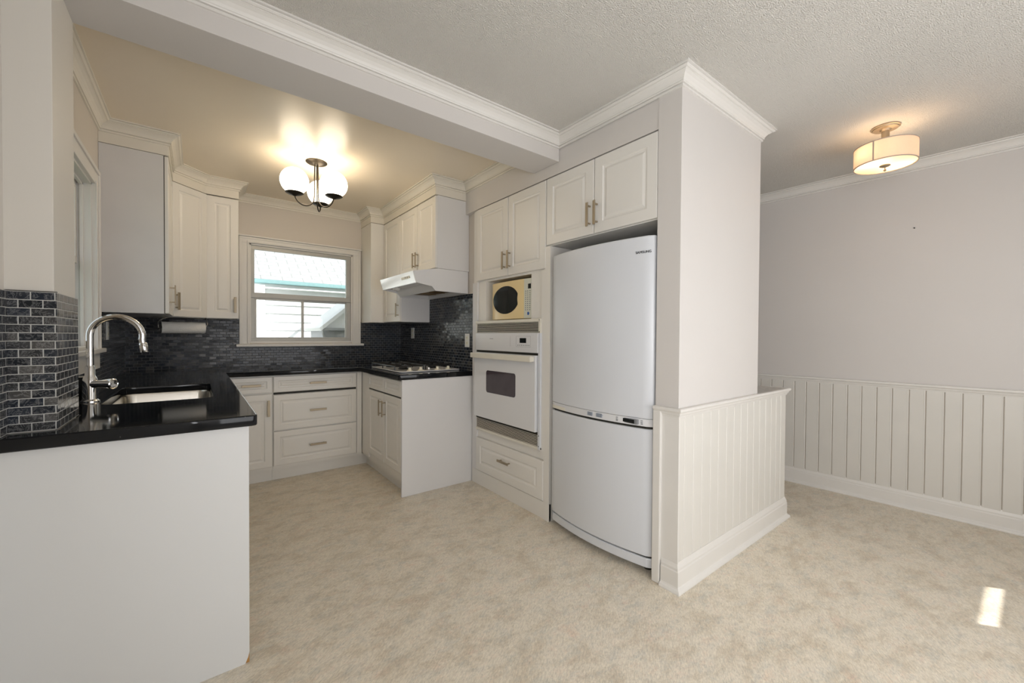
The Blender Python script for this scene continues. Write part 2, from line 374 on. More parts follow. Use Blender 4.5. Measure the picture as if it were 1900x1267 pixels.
def obox(F, a0, a1, b0, b1, c0, c1, bv=0.0):
    mb = MB(); ch = min(bv, 0.45*min(abs(a1-a0), abs(b1-b0), abs(c1-c0)))
    if ch > 0:
        R = [rect_ring(F, a0+ch, a1-ch, b0+ch, b1-ch, c0), rect_ring(F, a0, a1, b0, b1, c0+ch), rect_ring(F, a0, a1, b0, b1, c1-ch), rect_ring(F, a0+ch, a1-ch, b0+ch, b1-ch, c1)]
    else: R = [rect_ring(F, a0, a1, b0, b1, c0), rect_ring(F, a0, a1, b0, b1, c1)]
    mb.rings(R); return mb
def pull(parent, F, ca, cb, L_=0.13, vert=True, c0=0.019, m='nickel'):
    """flat bar pull on two posts, centre (ca, cb)"""
    mb = MB(); w = 0.0085; s = L_/2
    def ob(a0, a1, b0, b1, cc0, cc1): q = obox(F, a0, a1, b0, b1, cc0, cc1, 0.0012); mb.add(q.v, q.f)
    if vert:
        ob(ca-w, ca+w, cb-s, cb+s, c0+0.026, c0+0.033)
        for sg in (-1, 1): ob(ca-0.004, ca+0.004, cb+sg*(s-0.018)-0.004, cb+sg*(s-0.018)+0.004, c0-0.001, c0+0.027)
    else:
        ob(ca-s, ca+s, cb-w, cb+w, c0+0.026, c0+0.033)
        for sg in (-1, 1): ob(ca+sg*(s-0.018)-0.004, ca+sg*(s-0.018)+0.004, cb-0.004, cb+0.004, c0-0.001, c0+0.027)
    return mb.build('handle', M[m], parent)
def curve_slab(name, outer, holes, z0, z1, rnd, material):
    """flat slab with holes and eased edges, from filled 2D splines"""
    cd = bpy.data.curves.new(name, 'CURVE'); cd.dimensions = '2D'; cd.fill_mode = 'BOTH'
    for loop in [outer]+holes:
        sp = cd.splines.new('POLY'); sp.points.add(len(loop)-1)
        for i, p in enumerate(loop): sp.points[i].co = (p[0], p[1], 0, 1)
        sp.use_cyclic_u = True
    cd.extrude = (z1-z0)/2-rnd; cd.bevel_depth = rnd; cd.bevel_resolution = 3; cd.offset = -rnd
    o = bpy.data.objects.new(name+'_tmp', cd); C.objects.link(o)
    dg = bpy.context.evaluated_depsgraph_get(); dg.update()
    me = bpy.data.meshes.new_from_object(o.evaluated_get(dg)); bpy.data.objects.remove(o)
    for v in me.vertices: v.co.z += (z0+z1)/2
    me.materials.clear(); me.materials.append(material)
    r = bpy.data.objects.new(name, me); C.objects.link(r); return r
def rrect(x0, x1, y0, y1, r, n=6, cw=False):
    pts = []
    for cx, cy_, a0 in ((x1-r, y1-r, 0), (x0+r, y1-r, 90), (x0+r, y0+r, 180), (x1-r, y0+r, 270)):
        for k in range(n+1):
            a = math.radians(a0+90*k/n); pts.append((cx+r*math.cos(a), cy_+r*math.sin(a)))
    return pts[::-1] if cw else pts
def text_mesh(name, body, size, mw, material, parent, extrude=0.0006, sx=1.0):
    cd = bpy.data.curves.new(name, 'FONT'); cd.body = body; cd.size = size; cd.extrude = extrude; cd.align_x = 'CENTER'; cd.align_y = 'CENTER'
    o = bpy.data.objects.new(name+'_tmp', cd); C.objects.link(o)
    dg = bpy.context.evaluated_depsgraph_get(); dg.update()
    me = bpy.data.meshes.new_from_object(o.evaluated_get(dg)); bpy.data.objects.remove(o)
    me.transform(Matrix.Diagonal((sx, 1, 1, 1))); me.transform(mw)
    p = parent
    while p.parent: p = p.parent
    me.transform(Matrix.Translation(-ROOT.get(p.name, Vector((0, 0, 0)))))
    me.materials.clear(); me.materials.append(material)
    r = bpy.data.objects.new(name, me); C.objects.link(r); r.parent = parent; return r

# ------------------------------------------------------------------ key planes
XL, XR, YB = -0.461, 1.836, 4.445        # kitchen left wall, right wall, window wall
XD = -0.441                              # dining left wall
YR = -1.1                                # wall behind the camera
ZD, ZK, ZB = 2.452, 2.480, 2.302         # dining ceiling, kitchen ceiling, beam underside
YB1, YB2 = 1.855, 2.099                  # beam faces
XE, XE2, YS, XH = 1.798, 2.679, 1.036, 3.127   # fridge enclosure and half wall
def xw(y): return 3.947 + (4.021-3.947)*(1.507-y)/(1.507-0.06)   # slightly skewed dining right wall

# ------------------------------------------------------------------ room shell
struct('floor', B(-1.0, 4.4, -1.4, 4.7, -0.12, 0), M['floor'])
struct('ceiling_dining', MB().prism([(-0.6, -1.3), (4.35, -1.3), (4.35, 4.6), (1.802, 4.6), (1.802, 1.95), (-0.6, 1.95)], ZD, ZD+0.2), M['dceil'])
struct('ceiling_kitchen', B(-0.62, 1.99, 1.96, 4.6, ZK, ZK+0.17), M['kceil'])
struct('wall_beam', B(-0.6, XE+0.001, YB1, YB2, ZB, ZD+0.1, 0.002), M['wall'])
struct('wall_left_dining', MB().prism([(XD, YR), (XD, 1.83), (XD-0.16, 1.83), (XD-0.16, YR)], 0, ZD), M['pilaster'])
struct('wall_pilaster', B(-0.60, -0.343, 1.828, 2.097, 0, ZB, 0.002), M['pilaster'])
# kitchen left wall with the window opening
W1 = (2.42, 3.19, 1.135, 2.035)
wl = MB()
wl.box(XL-0.14, XL, YB2, W1[0], 0, ZK); wl.box(XL-0.14, XL, W1[1], YB+0.14, 0, ZK)
wl.box(XL-0.14, XL, W1[0], W1[1], 0, W1[2]); wl.box(XL-0.14, XL, W1[0], W1[1], W1[3], ZK)
struct('wall_left', wl, M['kwall'])
W2 = (0.381, 1.296, 1.138, 2.045)
wb = MB()
wb.box(XL-0.14, W2[0], YB, YB+0.14, 0, ZK); wb.box(W2[1], 1.99, YB, YB+0.14, 0, ZK)
wb.box(W2[0], W2[1], YB, YB+0.14, 0, W2[2]); wb.box(W2[0], W2[1], YB, YB+0.14, W2[3], ZK)
struct('wall_back', wb, M['kwall'])
struct('wall_right', B(XR, 1.98, 2.872, YB, 0, ZK), M['kwall'])
# soffit over the tall cabinets
struct('wall_soffit', B(XE+0.004, XR+0.1, 1.158, 2.99, 2.232, ZK), M['wall'])
# fridge enclosure walls and half wall
we = MB(); we.box(XE, XE2, YS, 1.158, 0, ZD+0.02); we.box(XE2-0.12, XE2, 1.157, 4.45, 0, ZD+0.02)
struct('wall_enclosure', we, M['wall'])
struct('wall_half', B(XE2-0.01, XH-0.006, YS+0.006, 1.158, 0, 0.85), M['wains'])
struct('wall_hall_end', B(XE2-0.05, 4.1, 4.45, 4.58, 0, ZD+0.02), M['wall'])
struct('wall_right_dining', MB().prism([(xw(YR-0.1), YR-0.1), (xw(YR-0.1)+0.14, YR-0.1), (xw(4.5)+0.3, 4.5), (xw(4.5), 4.5)], 0, ZD+0.02), M['wall'])
# rear wall; window slit and added unseen blind are shaped for the sun patch
dist = (0.115-YR)/0.811
SX0, SX1 = 2.606+0.585*dist+0.012, 3.075+0.585*dist+0.0
SZ = dist*math.tan(SUN_EL); SH = 0.062*math.tan(SUN_EL)/1.0
wr_ = MB()
wr_.box(XD-0.16, SX0, YR-0.03, YR, 0, ZD); wr_.box(SX1, 4.1, YR-0.03, YR, 0, ZD)
wr_.box(SX0, SX1, YR-0.03, YR, 0, SZ-0.040); wr_.box(SX0, SX1, YR-0.03, YR, 1.75, ZD)
struct('wall_rear', wr_, M['wall'])
w3 = struct('window_3', B(SX0-0.08, SX1+0.08, YR, YR+0.02, 1.75, 1.83), M['trimw'])
B(SX0-0.08, SX0, YR, YR+0.02, 0.78, 1.75).build('window_frame', M['trimw'], w3); B(SX1, SX1+0.08, YR, YR+0.02, 0.78, 1.75).build('window_frame', M['trimw'], w3)
B(SX0-0.10, SX1+0.10, YR, YR+0.05, 0.76, SZ-0.056).build('window_sill', M['trimw'], w3)
tag(B(SX0-0.01, SX1+0.01, YR+0.002, YR+0.008, SZ+0.0150, 1.76).build('slit_blind', M['curtain']), 'unseen white roller blind added behind the camera to narrow the sun to a slit', 'blind')
# unseen curtain added behind the rear fill light; the wall there is solid
ct = MB(); pts = []
for k in range(121): x = 0.2+2.5*k/120; pts.append((x, YR+0.035+0.014*math.sin(k*0.9)))
ct.prism(pts+[(p[0], p[1]-0.004) for p in pts[::-1]], 0.06, 2.25)
tag(ct.build('curtain', M['curtain']), 'unseen pleated white curtain added behind the camera as backing for the fill light', 'curtain')

# ------------------------------------------------------------------ mouldings
def crown(z, s=1.0): return [(0, z)]+[(o_*s, z-d_*s) for o_, d_ in ((0, .072), (.008, .072), (.009, .063), (.0045, .0615), (.0045, .059), (.013, .058), (.015, .054), (.014, .049), (.020, .040), (.030, .029), (.041, .022), (.044, .021), (.044, .0185), (.050, .018), (.056, .014), (.057, .0105), (.053, .0095), (.053, .008), (.064, .007), (.064, 0))]
KC = [(XL, YB2), (XL, 3.418), (-0.140, 3.418), (-0.140, 3.945), (0.057, 4.133), (0.281, 4.133), (0.281, YB), (1.388, YB), (1.388, 4.133), (1.520, 4.133), (1.520, 2.980), (XE+0.004, 2.980), (XE+0.004, YB2)]
struct('trim_1', MB().sweep(KC, crown(ZK), -1), M['cream'])
struct('trim_2', MB().sweep([(-0.343, YB1), (XE, YB1), (XE, YS), (XE2, YS), (XE2, 4.45)], crown(ZD), -1), M['trimw'])
struct('trim_3', MB().sweep([(xw(YR), YR), (xw(4.45), 4.45)], crown(ZD, 1.0), 1), M['trimw'])
struct('trim_4', MB().sweep([(XD, YR), (XD, 1.828), (-0.343, 1.828), (-0.343, YB1)], crown(ZD), -1), M['trimw'])
def rail(z): return [(0, z), (0, z-0.045), (0.006, z-0.045), (0.009, z-0.036), (0.014, z-0.030), (0.016, z-0.022), (0.021, z-0.018), (0.025, z-0.012), (0.025, z-0.004), (0.021, z)]
struct('trim_5', MB().sweep([(XE, 1.158), (XE, YS), (XH, YS), (XH, 1.158)], rail(0.870), -1), M['trimw'])
struct('trim_6', MB().sweep([(xw(YR), YR), (xw(4.45), 4.45)], rail(0.890), 1), M['trimw'])
def base(hh=0.138): return [(0, 0), (0.030, 0), (0.030, 0.006), (0.026, 0.014), (0.018, 0.020), (0.015, 0.026), (0.015, hh-0.042), (0.012, hh-0.036), (0.012, hh-0.026), (0.009, hh-0.018), (0.005, hh-0.006), (0.004, hh), (0, hh)]
struct('baseboard_enclosure', MB().sweep([(XE, 1.112), (XE, YS), (XH, YS), (XH, 1.158)], base(), -1), M['trimw'])
struct('baseboard_right', MB().sweep([(xw(YR), YR), (xw(4.45), 4.45)], base(0.130), 1), M['trimw'])
# upright casing strip beside the fridge, mitred under the rail
struct('trim_7', MB().sweep([(XE, 1.160), (XE, 1.118)], [(0, 0.0), (0, 0.868), (0.020, 0.845), (0.020, 0.0)], -1), M['trimw'], bevel=0.004)

def wainscot(name, p0, p1, grooves, z0, z1, side=1, gw=0.004, gd=0.004):
    """board face with V grooves at distances along p0-p1"""
    P0, P1 = Vector(p0), Vector(p1); d = (P1-P0).normalized(); n = Vector((-d.y, d.x))*side; Lg = (P1-P0).length
    prof = [(0.0, 0.006)]
    for g in sorted(grooves):
        if gw < g < Lg-gw: prof += [(g-gw, 0.006), (g-gw*0.3, 0.006-gd), (g+gw*0.3, 0.006-gd), (g+gw, 0.006), (g+gw+0.003, 0.0068), (g+gw+0.006, 0.006)]
    prof += [(Lg, 0.006), (Lg, 0), (0, 0)]
    pts = [tuple(P0+d*a+n*o_) for a, o_ in prof]
    o = MB().prism(pts, z0, z1).build(name, M['wains']); o['kind'] = 'structure'
    gm = MB()
    for g in grooves:
        if gw < g < Lg-gw:
            a = P0+d*(g-0.0011)+n*0.0022; b_ = P0+d*(g+0.0011)+n*0.0022; c_ = b_+n*0.0012; e_ = a+n*0.0012
            gm.prism([tuple(a), tuple(b_), tuple(c_), tuple(e_)], z0+0.002, z1-0.002)
    gm.build('groove_line', M['groove'], o); return o
hg = [1.851, 1.935, 2.018, 2.106, 2.190, 2.282, 2.370, 2.455, 2.540, 2.626, 2.712, 2.800, 2.886, 2.966, 3.045]
wainscot('wall_wainscot_half', (XE, YS+0.004), (XH, YS+0.004), [g-XE for g in hg], 0.02, 0.845, -1)
ys_ = [1.244, 1.164, 1.076, 0.989, 0.898, 0.814, 0.728, 0.644, 0.556, 0.473, 0.384, 0.301, 0.214, 0.128, 0.042]
ys_ += [0.042-0.086*k for k in range(1, 13)]+[1.244+0.085*k for k in range(1, 30)]
pw0 = Vector((xw(YR), YR)); pw1 = Vector((xw(4.45), 4.45))
wainscot('wall_wainscot_right', tuple(pw0), tuple(pw1), [(y-YR)/(4.45-YR)*(pw1-pw0).length for y in ys_], 0.02, 0.86, 1, gd=0.0035)
struct('wall_strip', B(XE-0.005, XE+0.002, YS-0.006, 1.120, 0.1, 0.84), M['trimw'])
struct('trim_8', B(XE2, XH+0.004, YS+0.002, 1.200, 0.846, 0.8685), M['ledge'])
# nail left in the dining wall
nl = MB().lathe([(0.004, 0), (0.004, 0.006), (0.002, 0.007)], (xw(0.546)-0.001, 0.546, 1.984), (-1, 0, 0), 10)
tag(nl.build('nail', M['black']), 'small black nail stub left in the bare grey dining wall', 'nail')

# ------------------------------------------------------------------ window 2 (over the drawers)
w2 = thing('window_2', (0.84, YB, 1.1), None, None); w2['kind'] = 'structure'
c0, c1, zt = 0.300, 1.379, 2.100
cs = MB()
def casing_box(mb, x0, x1, z0, z1):
    mb.box(x0, x1, YB-0.020, YB, z0, z1, 0.002)
casing_box(cs, c0, W2[0], 1.12, W2[3]); casing_box(cs, W2[1], c1, 1.12, W2[3]); casing_box(cs, c0, c1, W2[3], zt)
for x0, x1, z0, z1 in ((W2[0]-0.020, W2[0]-0.004, 1.12, 2.0488), (W2[1]+0.004, W2[1]+0.020, 1.12, 2.0488), (W2[0]-0.02, W2[1]+0.02, 2.049, 2.064)): cs.box(x0, x1, YB-0.028, YB-0.019, z0, z1, 0.003)
for x0, x1, z0, z1 in ((c0+0.0005, c0+0.022, 1.12, 2.0818), (c1-0.022, c1-0.0005, 1.12, 2.0818), (c0+0.0005, c1-0.0005, 2.082, zt-0.0005)): cs.box(x0, x1, YB-0.026, YB-0.019, z0, z1, 0.003)
cs.build('window_casing', M['trimw'], w2)
B(0.283, 1.386, YB-0.040, YB, zt, zt+0.014, 0.004).build('window_cap', M['trimw'], w2)
jb = MB(); jb.box(W2[0], W2[0]+0.012, YB-0.004, YB+0.13, 1.138, 2.045); jb.box(W2[1]-0.012, W2[1], YB-0.004, YB+0.13, 1.138, 2.045); jb.box(W2[0], W2[1], YB-0.004, YB+0.13, 2.033, 2.045); jb.box(W2[0], W2[1], YB-0.004, YB+0.13, 1.130, 1.145)
jb.build('window_jamb', M['trimw'], w2)
B(0.274, 1.402, YB-0.062, YB+0.01, 1.096, 1.120, 0.005).build('window_sill', M['trimw'], w2)
y0, y1 = YB+0.012, YB+0.045
af = MB()
for z0, z1 in ((1.1685, 1.5495), (1.5985, 1.9965)): af.box(0.393, 0.421, y0, y1, z0, z1, 0.002); af.box(1.240, 1.284, y0, y1, z0, z1, 0.002)
af.box(0.393, 1.284, y0, y1, 1.997, 2.034, 0.002); af.box(0.393, 1.284, y0-0.006, y1, 1.550, 1.598, 0.003); af.box(0.393, 1.284, y0-0.006, y1, 1.1455, 1.168, 0.003)
af.build('window_frame', M['alum'], w2)
for x0, x1, yo in ((0.415, 0.838, 0.0), (0.815, 1.256, 0.014)):
    sf = MB(); a, b_ = y0+0.004+yo, y0+0.020+yo
    sf.box(x0, x0+0.022, a, b_, 1.1832, 1.5338, 0.002); sf.box(x1-0.022, x1, a, b_, 1.1832, 1.5338, 0.002); sf.box(x0, x1, a, b_, 1.165, 1.183, 0.002); sf.box(x0, x1, a, b_, 1.534, 1.552, 0.002)
    s_ = sf.build('window_sash', M['alum'], w2)
    B(x0+0.02, x1-0.02, a+0.006, a+0.009, 1.180, 1.537).build('pane', M['glass'], s_)
B(0.418, 1.243, y0+0.014, y0+0.018, 1.596, 2.0).build('pane', M['glass'], w2)

# ------------------------------------------------------------------ window 1 (left wall, by the sink)
w1 = thing('window_1', (XL, 2.8, 1.1), None, None); w1['kind'] = 'structure'
ya, yb_, za, zb_ = W1
cs = MB(); xo = XL+0.020
cs.box(XL, xo, yb_, 3.285, 1.12, zb_, 0.003); cs.box(XL, xo, ya-0.095, ya, 1.12, zb_, 0.003); cs.box(XL, xo, ya-0.095, 3.285, zb_, 2.125, 0.003)
cs.box(xo-0.001, xo+0.008, 3.262, 3.2845, 1.12, 2.1018, 0.003); cs.box(xo-0.001, xo+0.008, ya-0.09, 3.2845, 2.102, 2.1245, 0.003); cs.box(xo-0.001, xo+0.006, yb_, yb_+0.014, 1.12, 2.05, 0.003)
cs.build('window_casing', M['trimw'], w1)
jb = MB()
jb.box(XL-0.13, XL+0.004, yb_-0.012, yb_, za, zb_); jb.box(XL-0.13, XL+0.004, ya, ya+0.012, za, zb_); jb.box(XL-0.13, XL+0.004, ya, yb_, zb_-0.012, zb_); jb.box(XL-0.13, XL+0.01, ya, yb_, za-0.01, za+0.004)
jb.box(XL-0.040, XL-0.026, yb_-0.024, yb_-0.010, za, zb_, 0.002); jb.box(XL-0.040, XL-0.026, ya, yb_, zb_-0.024, zb_-0.010, 0.002)
jb.build('window_jamb', M['trimw'], w1)
B(XL-0.01, XL+0.040, ya-0.12, 3.345, 1.100, 1.124, 0.005).build('window_sill', M['trimw'], w1)
B(XL, XL+0.018, ya-0.09, 3.300, 1.010, 1.100, 0.003).build('window_apron', M['trimw'], w1)
for z0, z1, xx in ((1.585, 2.025, XL-0.050), (1.140, 1.600, XL-0.075)):
    sf = MB(); a, b_ = xx-0.022, xx
    for q0, q1, r0, r1 in ((ya+0.012, ya+0.055, z0+0.0352, z1-0.0352), (yb_-0.05, yb_-0.012, z0+0.0352, z1-0.0352), (ya+0.012, yb_-0.012, z0, z0+0.035), (ya+0.012, yb_-0.012, z1-0.035, z1)): sf.box(a, b_, q0, q1, r0, r1, 0.002)
    s_ = sf.build('window_sash', M['trimw'] if z0 > 1.5 else M['alum'], w1)
    B(a+0.008, a+0.012, ya+0.05, yb_-0.045, z0+0.03, z1-0.03).build('pane', M['glass'], s_)

# ------------------------------------------------------------------ tiled backsplashes
tb = MB()
yt = YB-0.006
tb.box(XL+0.006, 0.300, yt, YB, 0.916, 1.345); tb.box(0.300, 1.379, yt, YB, 0.916, 1.098); tb.box(1.379, XR-0.006, yt, YB, 0.916, 1.345)
tag(tb.build('tile_backsplash', M['tile']), 'dark marble mosaic backsplash below and beside the kitchen window', 'backsplash')
tl = MB(); tl.box(XL, XL+0.006, 3.300, YB, 0.916, 1.342); tl.box(XL, XL+0.006, YB2, 3.300, 0.916, 1.012)
tag(tl.build('tile_backsplash', M['tile']), 'dark marble mosaic backsplash on the left wall between sink window and corner', 'backsplash')
tr = MB(); tr.box(XR-0.006, XR, 2.8795, 3.712, 0.916, 1.562); tr.box(XR-0.006, XR, 3.712, YB-0.006, 0.916, 1.345)
o = tag(tr.build('tile_backsplash', M['tile']), 'glossy black mosaic backsplash rising behind the cooktop to the range hood', 'backsplash')
B(XR-0.010, XR-0.001, 2.872, 2.879, 0.916, 1.562).build('edge_trim', M['black'], o)
tp = MB(); ztp = 1.331
tp.prism([(-0.441, 1.822), (-0.337, 1.822), (-0.337, 2.099), (-0.343, 2.099), (-0.343, 1.828), (-0.441, 1.828)], 0.9165, ztp)
tp.box(-0.441, -0.434, 1.742, 1.8215, 0.9165, ztp)
tp.build('tile_backsplash', M['tilep'])
o = bpy.data.objects[[n for n in bpy.data.objects.keys() if n.startswith('tile_backsplash')][-1]]
B(-0.441, -0.3365, 1.8215, 1.829, ztp, ztp+0.0025).build('caulk_edge', M['dark'], o)
tag(o, 'bluish marble mosaic wrapped around the pilaster at the near end of the counter', 'backsplash')

# ------------------------------------------------------------------ base cabinets and peninsula
XP, YP = 0.149, 1.762          # peninsula cabinet faces
t = thing('sink_base_cabinet', ((XL+XP)/2, 3.0, 0), 'white sink base cabinet with plain end panel facing the dining area', 'cabinet')
B(XD+0.001, XP-0.02, YP+0.018, 1.825, 0.0, 0.875).build('carcass', M['cab'], t)
B(-0.338, XP-0.02, 1.82, 2.34, 0.0, 0.875).build('carcass', M['cab'], t)
B(XL+0.001, XP-0.02, 3.06, YB-0.001, 0.1, 0.875).build('carcass', M['cab'], t)
B(XL+0.001, XP-0.02, 2.335, 3.065, 0.1, 0.60).build('carcass', M['cab'], t)
B(XP-0.05, XP-0.018, 2.3, 3.10, 0.6, 0.875).build('carcass', M['cab'], t)
# end panel with a broken lower corner
ep = MB().prism([(XD+0.001, 0.0), (XP-0.014, 0.0), (XP-0.010, 0.010), (XP-0.005, 0.022), (XP-0.001, 0.040), (XP-0.001, 0.875), (XD+0.001, 0.875)], YP, YP+0.018, 'y')
ep.build('end_panel', M['endp'], t)
MB().prism([(XP-0.030, 0.0), (XP-0.001, 0.0), (XP-0.001, 0.04), (XP-0.008, 0.03)], YP+0.003, YP+0.016, 'y').build('chipped_corner', M['chip'], t, label='bare brown chipped corner')
B(XP-0.075, XP-0.07, YP+0.02, 3.86, 0, 0.1).build('toe_kick', M['cab'], t)
F = frame((XP-0.02, YP+0.02, 0.115), (0, 1, 0), (1, 0, 0))
for k in range(4):
    Fk = frame((XP-0.02, YP+0.02+k*0.50, 0.115), (0, 1, 0), (1, 0, 0))
    dr = panel_door('door', t, Fk, 0.495, 0.745); pull(dr, Fk, 0.45 if k % 2 == 0 else 0.045, 0.66)

YK = 3.874; YFc = 3.831
# narrow drawer-and-door unit
t = thing('base_cabinet', (0.36, 4.1, 0), 'narrow white base cabinet with one drawer over one door, left of the drawer unit', 'cabinet')
B(XP-0.015, 0.485, YFc, YB-0.007, 0.1, 0.875).build('carcass', M['cab'], t)
B(XP-0.07, 0.485, YK, YK+0.01, 0, 0.1).build('toe_kick', M['cab'], t)
F = frame((0.170, YFc, 0), (1, 0, 0), (0, -1, 0))
Fd = frame((0.190, YFc, 0.733), (1, 0, 0), (0, -1, 0)); dr = panel_door('drawer', t, Fd, 0.292, 0.132, fr=0.036); pull(dr, Fd, 0.146, 0.067, vert=False)
Fd = frame((0.190, YFc, 0.125), (1, 0, 0), (0, -1, 0)); dr = panel_door('door', t, Fd, 0.292, 0.600); pull(dr, Fd, 0.264, 0.485)
# three drawer unit
t = thing('drawer_cabinet', (0.82, 4.1, 0), 'wide white base cabinet with three drawers below the kitchen window', 'cabinet')
B(0.486, 1.205, YFc, YB-0.007, 0.1, 0.875).build('carcass', M['cab'], t)
B(0.486, 1.262, YK, YK+0.01, 0, 0.1).build('toe_kick', M['cab'], t)
for z0, h_, frw in ((0.732, 0.133, 0.036), (0.418, 0.296, 0.048), (0.128, 0.284, 0.048)):
    Fd = frame((0.489, YFc, z0), (1, 0, 0), (0, -1, 0)); dr = panel_door('drawer', t, Fd, 0.664, h_, fr=frw); pull(dr, Fd, 0.335, h_/2, vert=False)
B(0.492, 1.15, YFc-0.006, YFc+0.001, 0.7155, 0.7305).build('drawer_gap', M['dark'], t)
B(1.157, 1.200, YFc-0.014, YFc, 0.125, 0.868).build('filler', M['cab'], t)
# cooktop base
XF = 1.199; YE = 2.881
t = thing('cooktop_base_cabinet', (1.5, 3.4, 0), 'white base cabinet with two doors and plain side panel under the cooktop', 'cabinet')
B(XF+0.018, XR-0.001, YE+0.018, 3.83, 0.1, 0.875).build('carcass', M['cab'], t)
B(XF+0.062, XF+0.074, YE+0.01, YK, 0, 0.1).build('toe_kick', M['cab'], t)
B(XF, XR-0.001, YE, YE+0.018, 0, 0.875, 0.001).build('end_panel', M['cabp'], t)
for y_, w_ in ((2.901, 0.350), (3.254, 0.378)):
    Fd = frame((XF+0.018, y_, 0.742), (0, 1, 0), (-1, 0, 0)); panel_door('drawer', t, Fd, w_, 0.126, fr=0.034)
    Fd = frame((XF+0.018, y_, 0.168), (0, 1, 0), (-1, 0, 0)); dr = panel_door('door', t, Fd, w_, 0.565)
    pull(dr, Fd, w_-0.036 if y_ < 3 else 0.036, 0.448)
B(XF+0.004, XF+0.019, 3.634, 3.81, 0.125, 0.868).build('filler', M['cab'], t)
B(XF+0.010, XF+0.019, 2.905, 3.63, 0.734, 0.7415).build('drawer_gap', M['dark'], t)

# ------------------------------------------------------------------ worktop
XC, YC = 0.174, 1.740
outer = [(XD+0.001, YC), (XC-0.018, YC), (XC-0.007, YC+0.004), (XC-0.002, YC+0.010), (XC, YC+0.022), (XC, 3.781), (1.172, 3.781), (1.172, 2.890), (1.176, 2.878), (1.186, 2.872), (XR-0.0065, 2.872), (XR-0.0065, YB-0.0065), (XL+0.0065, YB-0.0065), (XL+0.0065, 2.0995), (-0.3365, 2.0995), (-0.3365, 1.8215), (XD+0.001, 1.8215)]
SK = (-0.320, 0.058, 2.345, 3.045)
hole = rrect(SK[0], SK[1], SK[2], SK[3], 0.055, 6, cw=True)
wt = curve_slab('worktop', outer, [hole], 0.8755, 0.915, 0.005, M['granite'])
tag(wt, 'polished black granite worktop running in a U around the kitchen', 'countertop')
# sink
t = thing('sink', (-0.13, 2.7, 0.7), 'stainless steel undermount sink set in the black worktop beside the left window', 'sink')
R = []; N_ = 6
def rr(ins, z, rad): return [(p[0], p[1], z) for p in rrect(SK[0]+ins, SK[1]-ins, SK[2]+ins, SK[3]-ins, rad, 6)]
mb = MB(); loops = [rr(-0.016, 0.874, 0.07), rr(-0.016, 0.871, 0.07), rr(-0.002, 0.871, 0.057), rr(0.004, 0.864, 0.052), rr(0.012, 0.72, 0.055), rr(0.030, 0.700, 0.05), rr(0.10, 0.694, 0.04)]
inner = [rr(0.002, 0.8745, 0.054), rr(0.005, 0.866, 0.052), rr(0.012, 0.725, 0.05), rr(0.032, 0.703, 0.045), rr(0.10, 0.697, 0.04)]
n = len(loops[0]); vs_ = [p for l in loops[:1]+inner for p in l]; fs = []
for i in range(len(inner)): fs += [(i*n+k, i*n+(k+1) % n, (i+1)*n+(k+1) % n, (i+1)*n+k) for k in range(n)]
fs.append(tuple(len(inner)*n+k for k in range(n)))
mb.add(vs_, fs); ob = mb.build('basin', M['steel'], t, smooth=True)
sd = ob.modifiers.new('wall', 'SOLIDIFY'); sd.thickness = 0.0015; sd.offset = 0
MB().lathe([(0.0, 0.0), (0.045, 0.0), (0.045, 0.003), (0.036, 0.004), (0.034, 0.001), (0.0, 0.001)], (-0.13, 2.695, 0.698), seg=24, cap=False).build('drain', M['chrome'], t)
# faucet
fx, fy = -0.366, 2.495
t = thing('faucet', (fx, fy, 0.915), 'tall chrome gooseneck faucet beside the sink with a round-ended lever', 'faucet')
MB().lathe([(0.031, 0), (0.031, 0.004), (0.026, 0.008), (0.0245, 0.012), (0.0245, 0.092), (0.021, 0.104), (0.0165, 0.112), (0.0155, 0.150), (0.0135, 0.155)], (fx, fy, 0.915), seg=28).build('body', M['chrome'], t)
R_ = 0.086; zc = 1.198; path = [(fx, fy, 1.055), (fx, fy, 1.10), (fx, fy, zc-0.03)]
ux, uy = math.cos(math.radians(-8)), math.sin(math.radians(-8))
for k in range(0, 25):
    a = PI-(PI*1.06)*k/24; path.append((fx+ux*(R_+R_*math.cos(a)), fy+uy*(R_+R_*math.cos(a)), zc+R_*math.sin(a)*0.98))
lx, ly, lz = path[-1]; path.append((lx+0.004, ly, lz-0.028))
MB().tube(path, 0.0124, 16).build('spout', M['chrome'], t)
MB().lathe([(0.0135, 0), (0.0145, 0.002), (0.0145, 0.040), (0.0135, 0.042), (0.0125, 0.043)], (lx+0.0085, ly-0.001, lz-0.058), (-0.12, 0.01, 1), 24).build('nozzle', M['chrome'], t)
hd = Vector((0.80, -0.58, 0.02)).normalized(); hs = Vector((fx, fy, 0.990))
MB().lathe([(0.018, 0), (0.019, 0.02), (0.0165, 0.035), (0.017, 0.045), (0.0215, 0.078), (0.0225, 0.082), (0.0225, 0.098), (0.019, 0.101), (0.0165, 0.099), (0.0005, 0.100)], hs, hd, 24).build('lever', M['chrome'], t)
# dark cylinder behind the faucet
ax_, ay_ = -0.402, 2.575
t = thing('soap_canister', (ax_, ay_, 0.915), 'short dark metal cylinder with a bright flat top just left of the faucet', 'canister')
MB().lathe([(0.022, 0), (0.023, 0.002), (0.023, 0.098), (0.022, 0.100)], (ax_, ay_, 0.915), seg=24).build('body', M['blackgloss'], t)
MB().lathe([(0.0215, 0.1005), (0.0205, 0.104), (0.016, 0.105)], (ax_, ay_, 0.915), seg=24).build('cap', M['steel'], t)

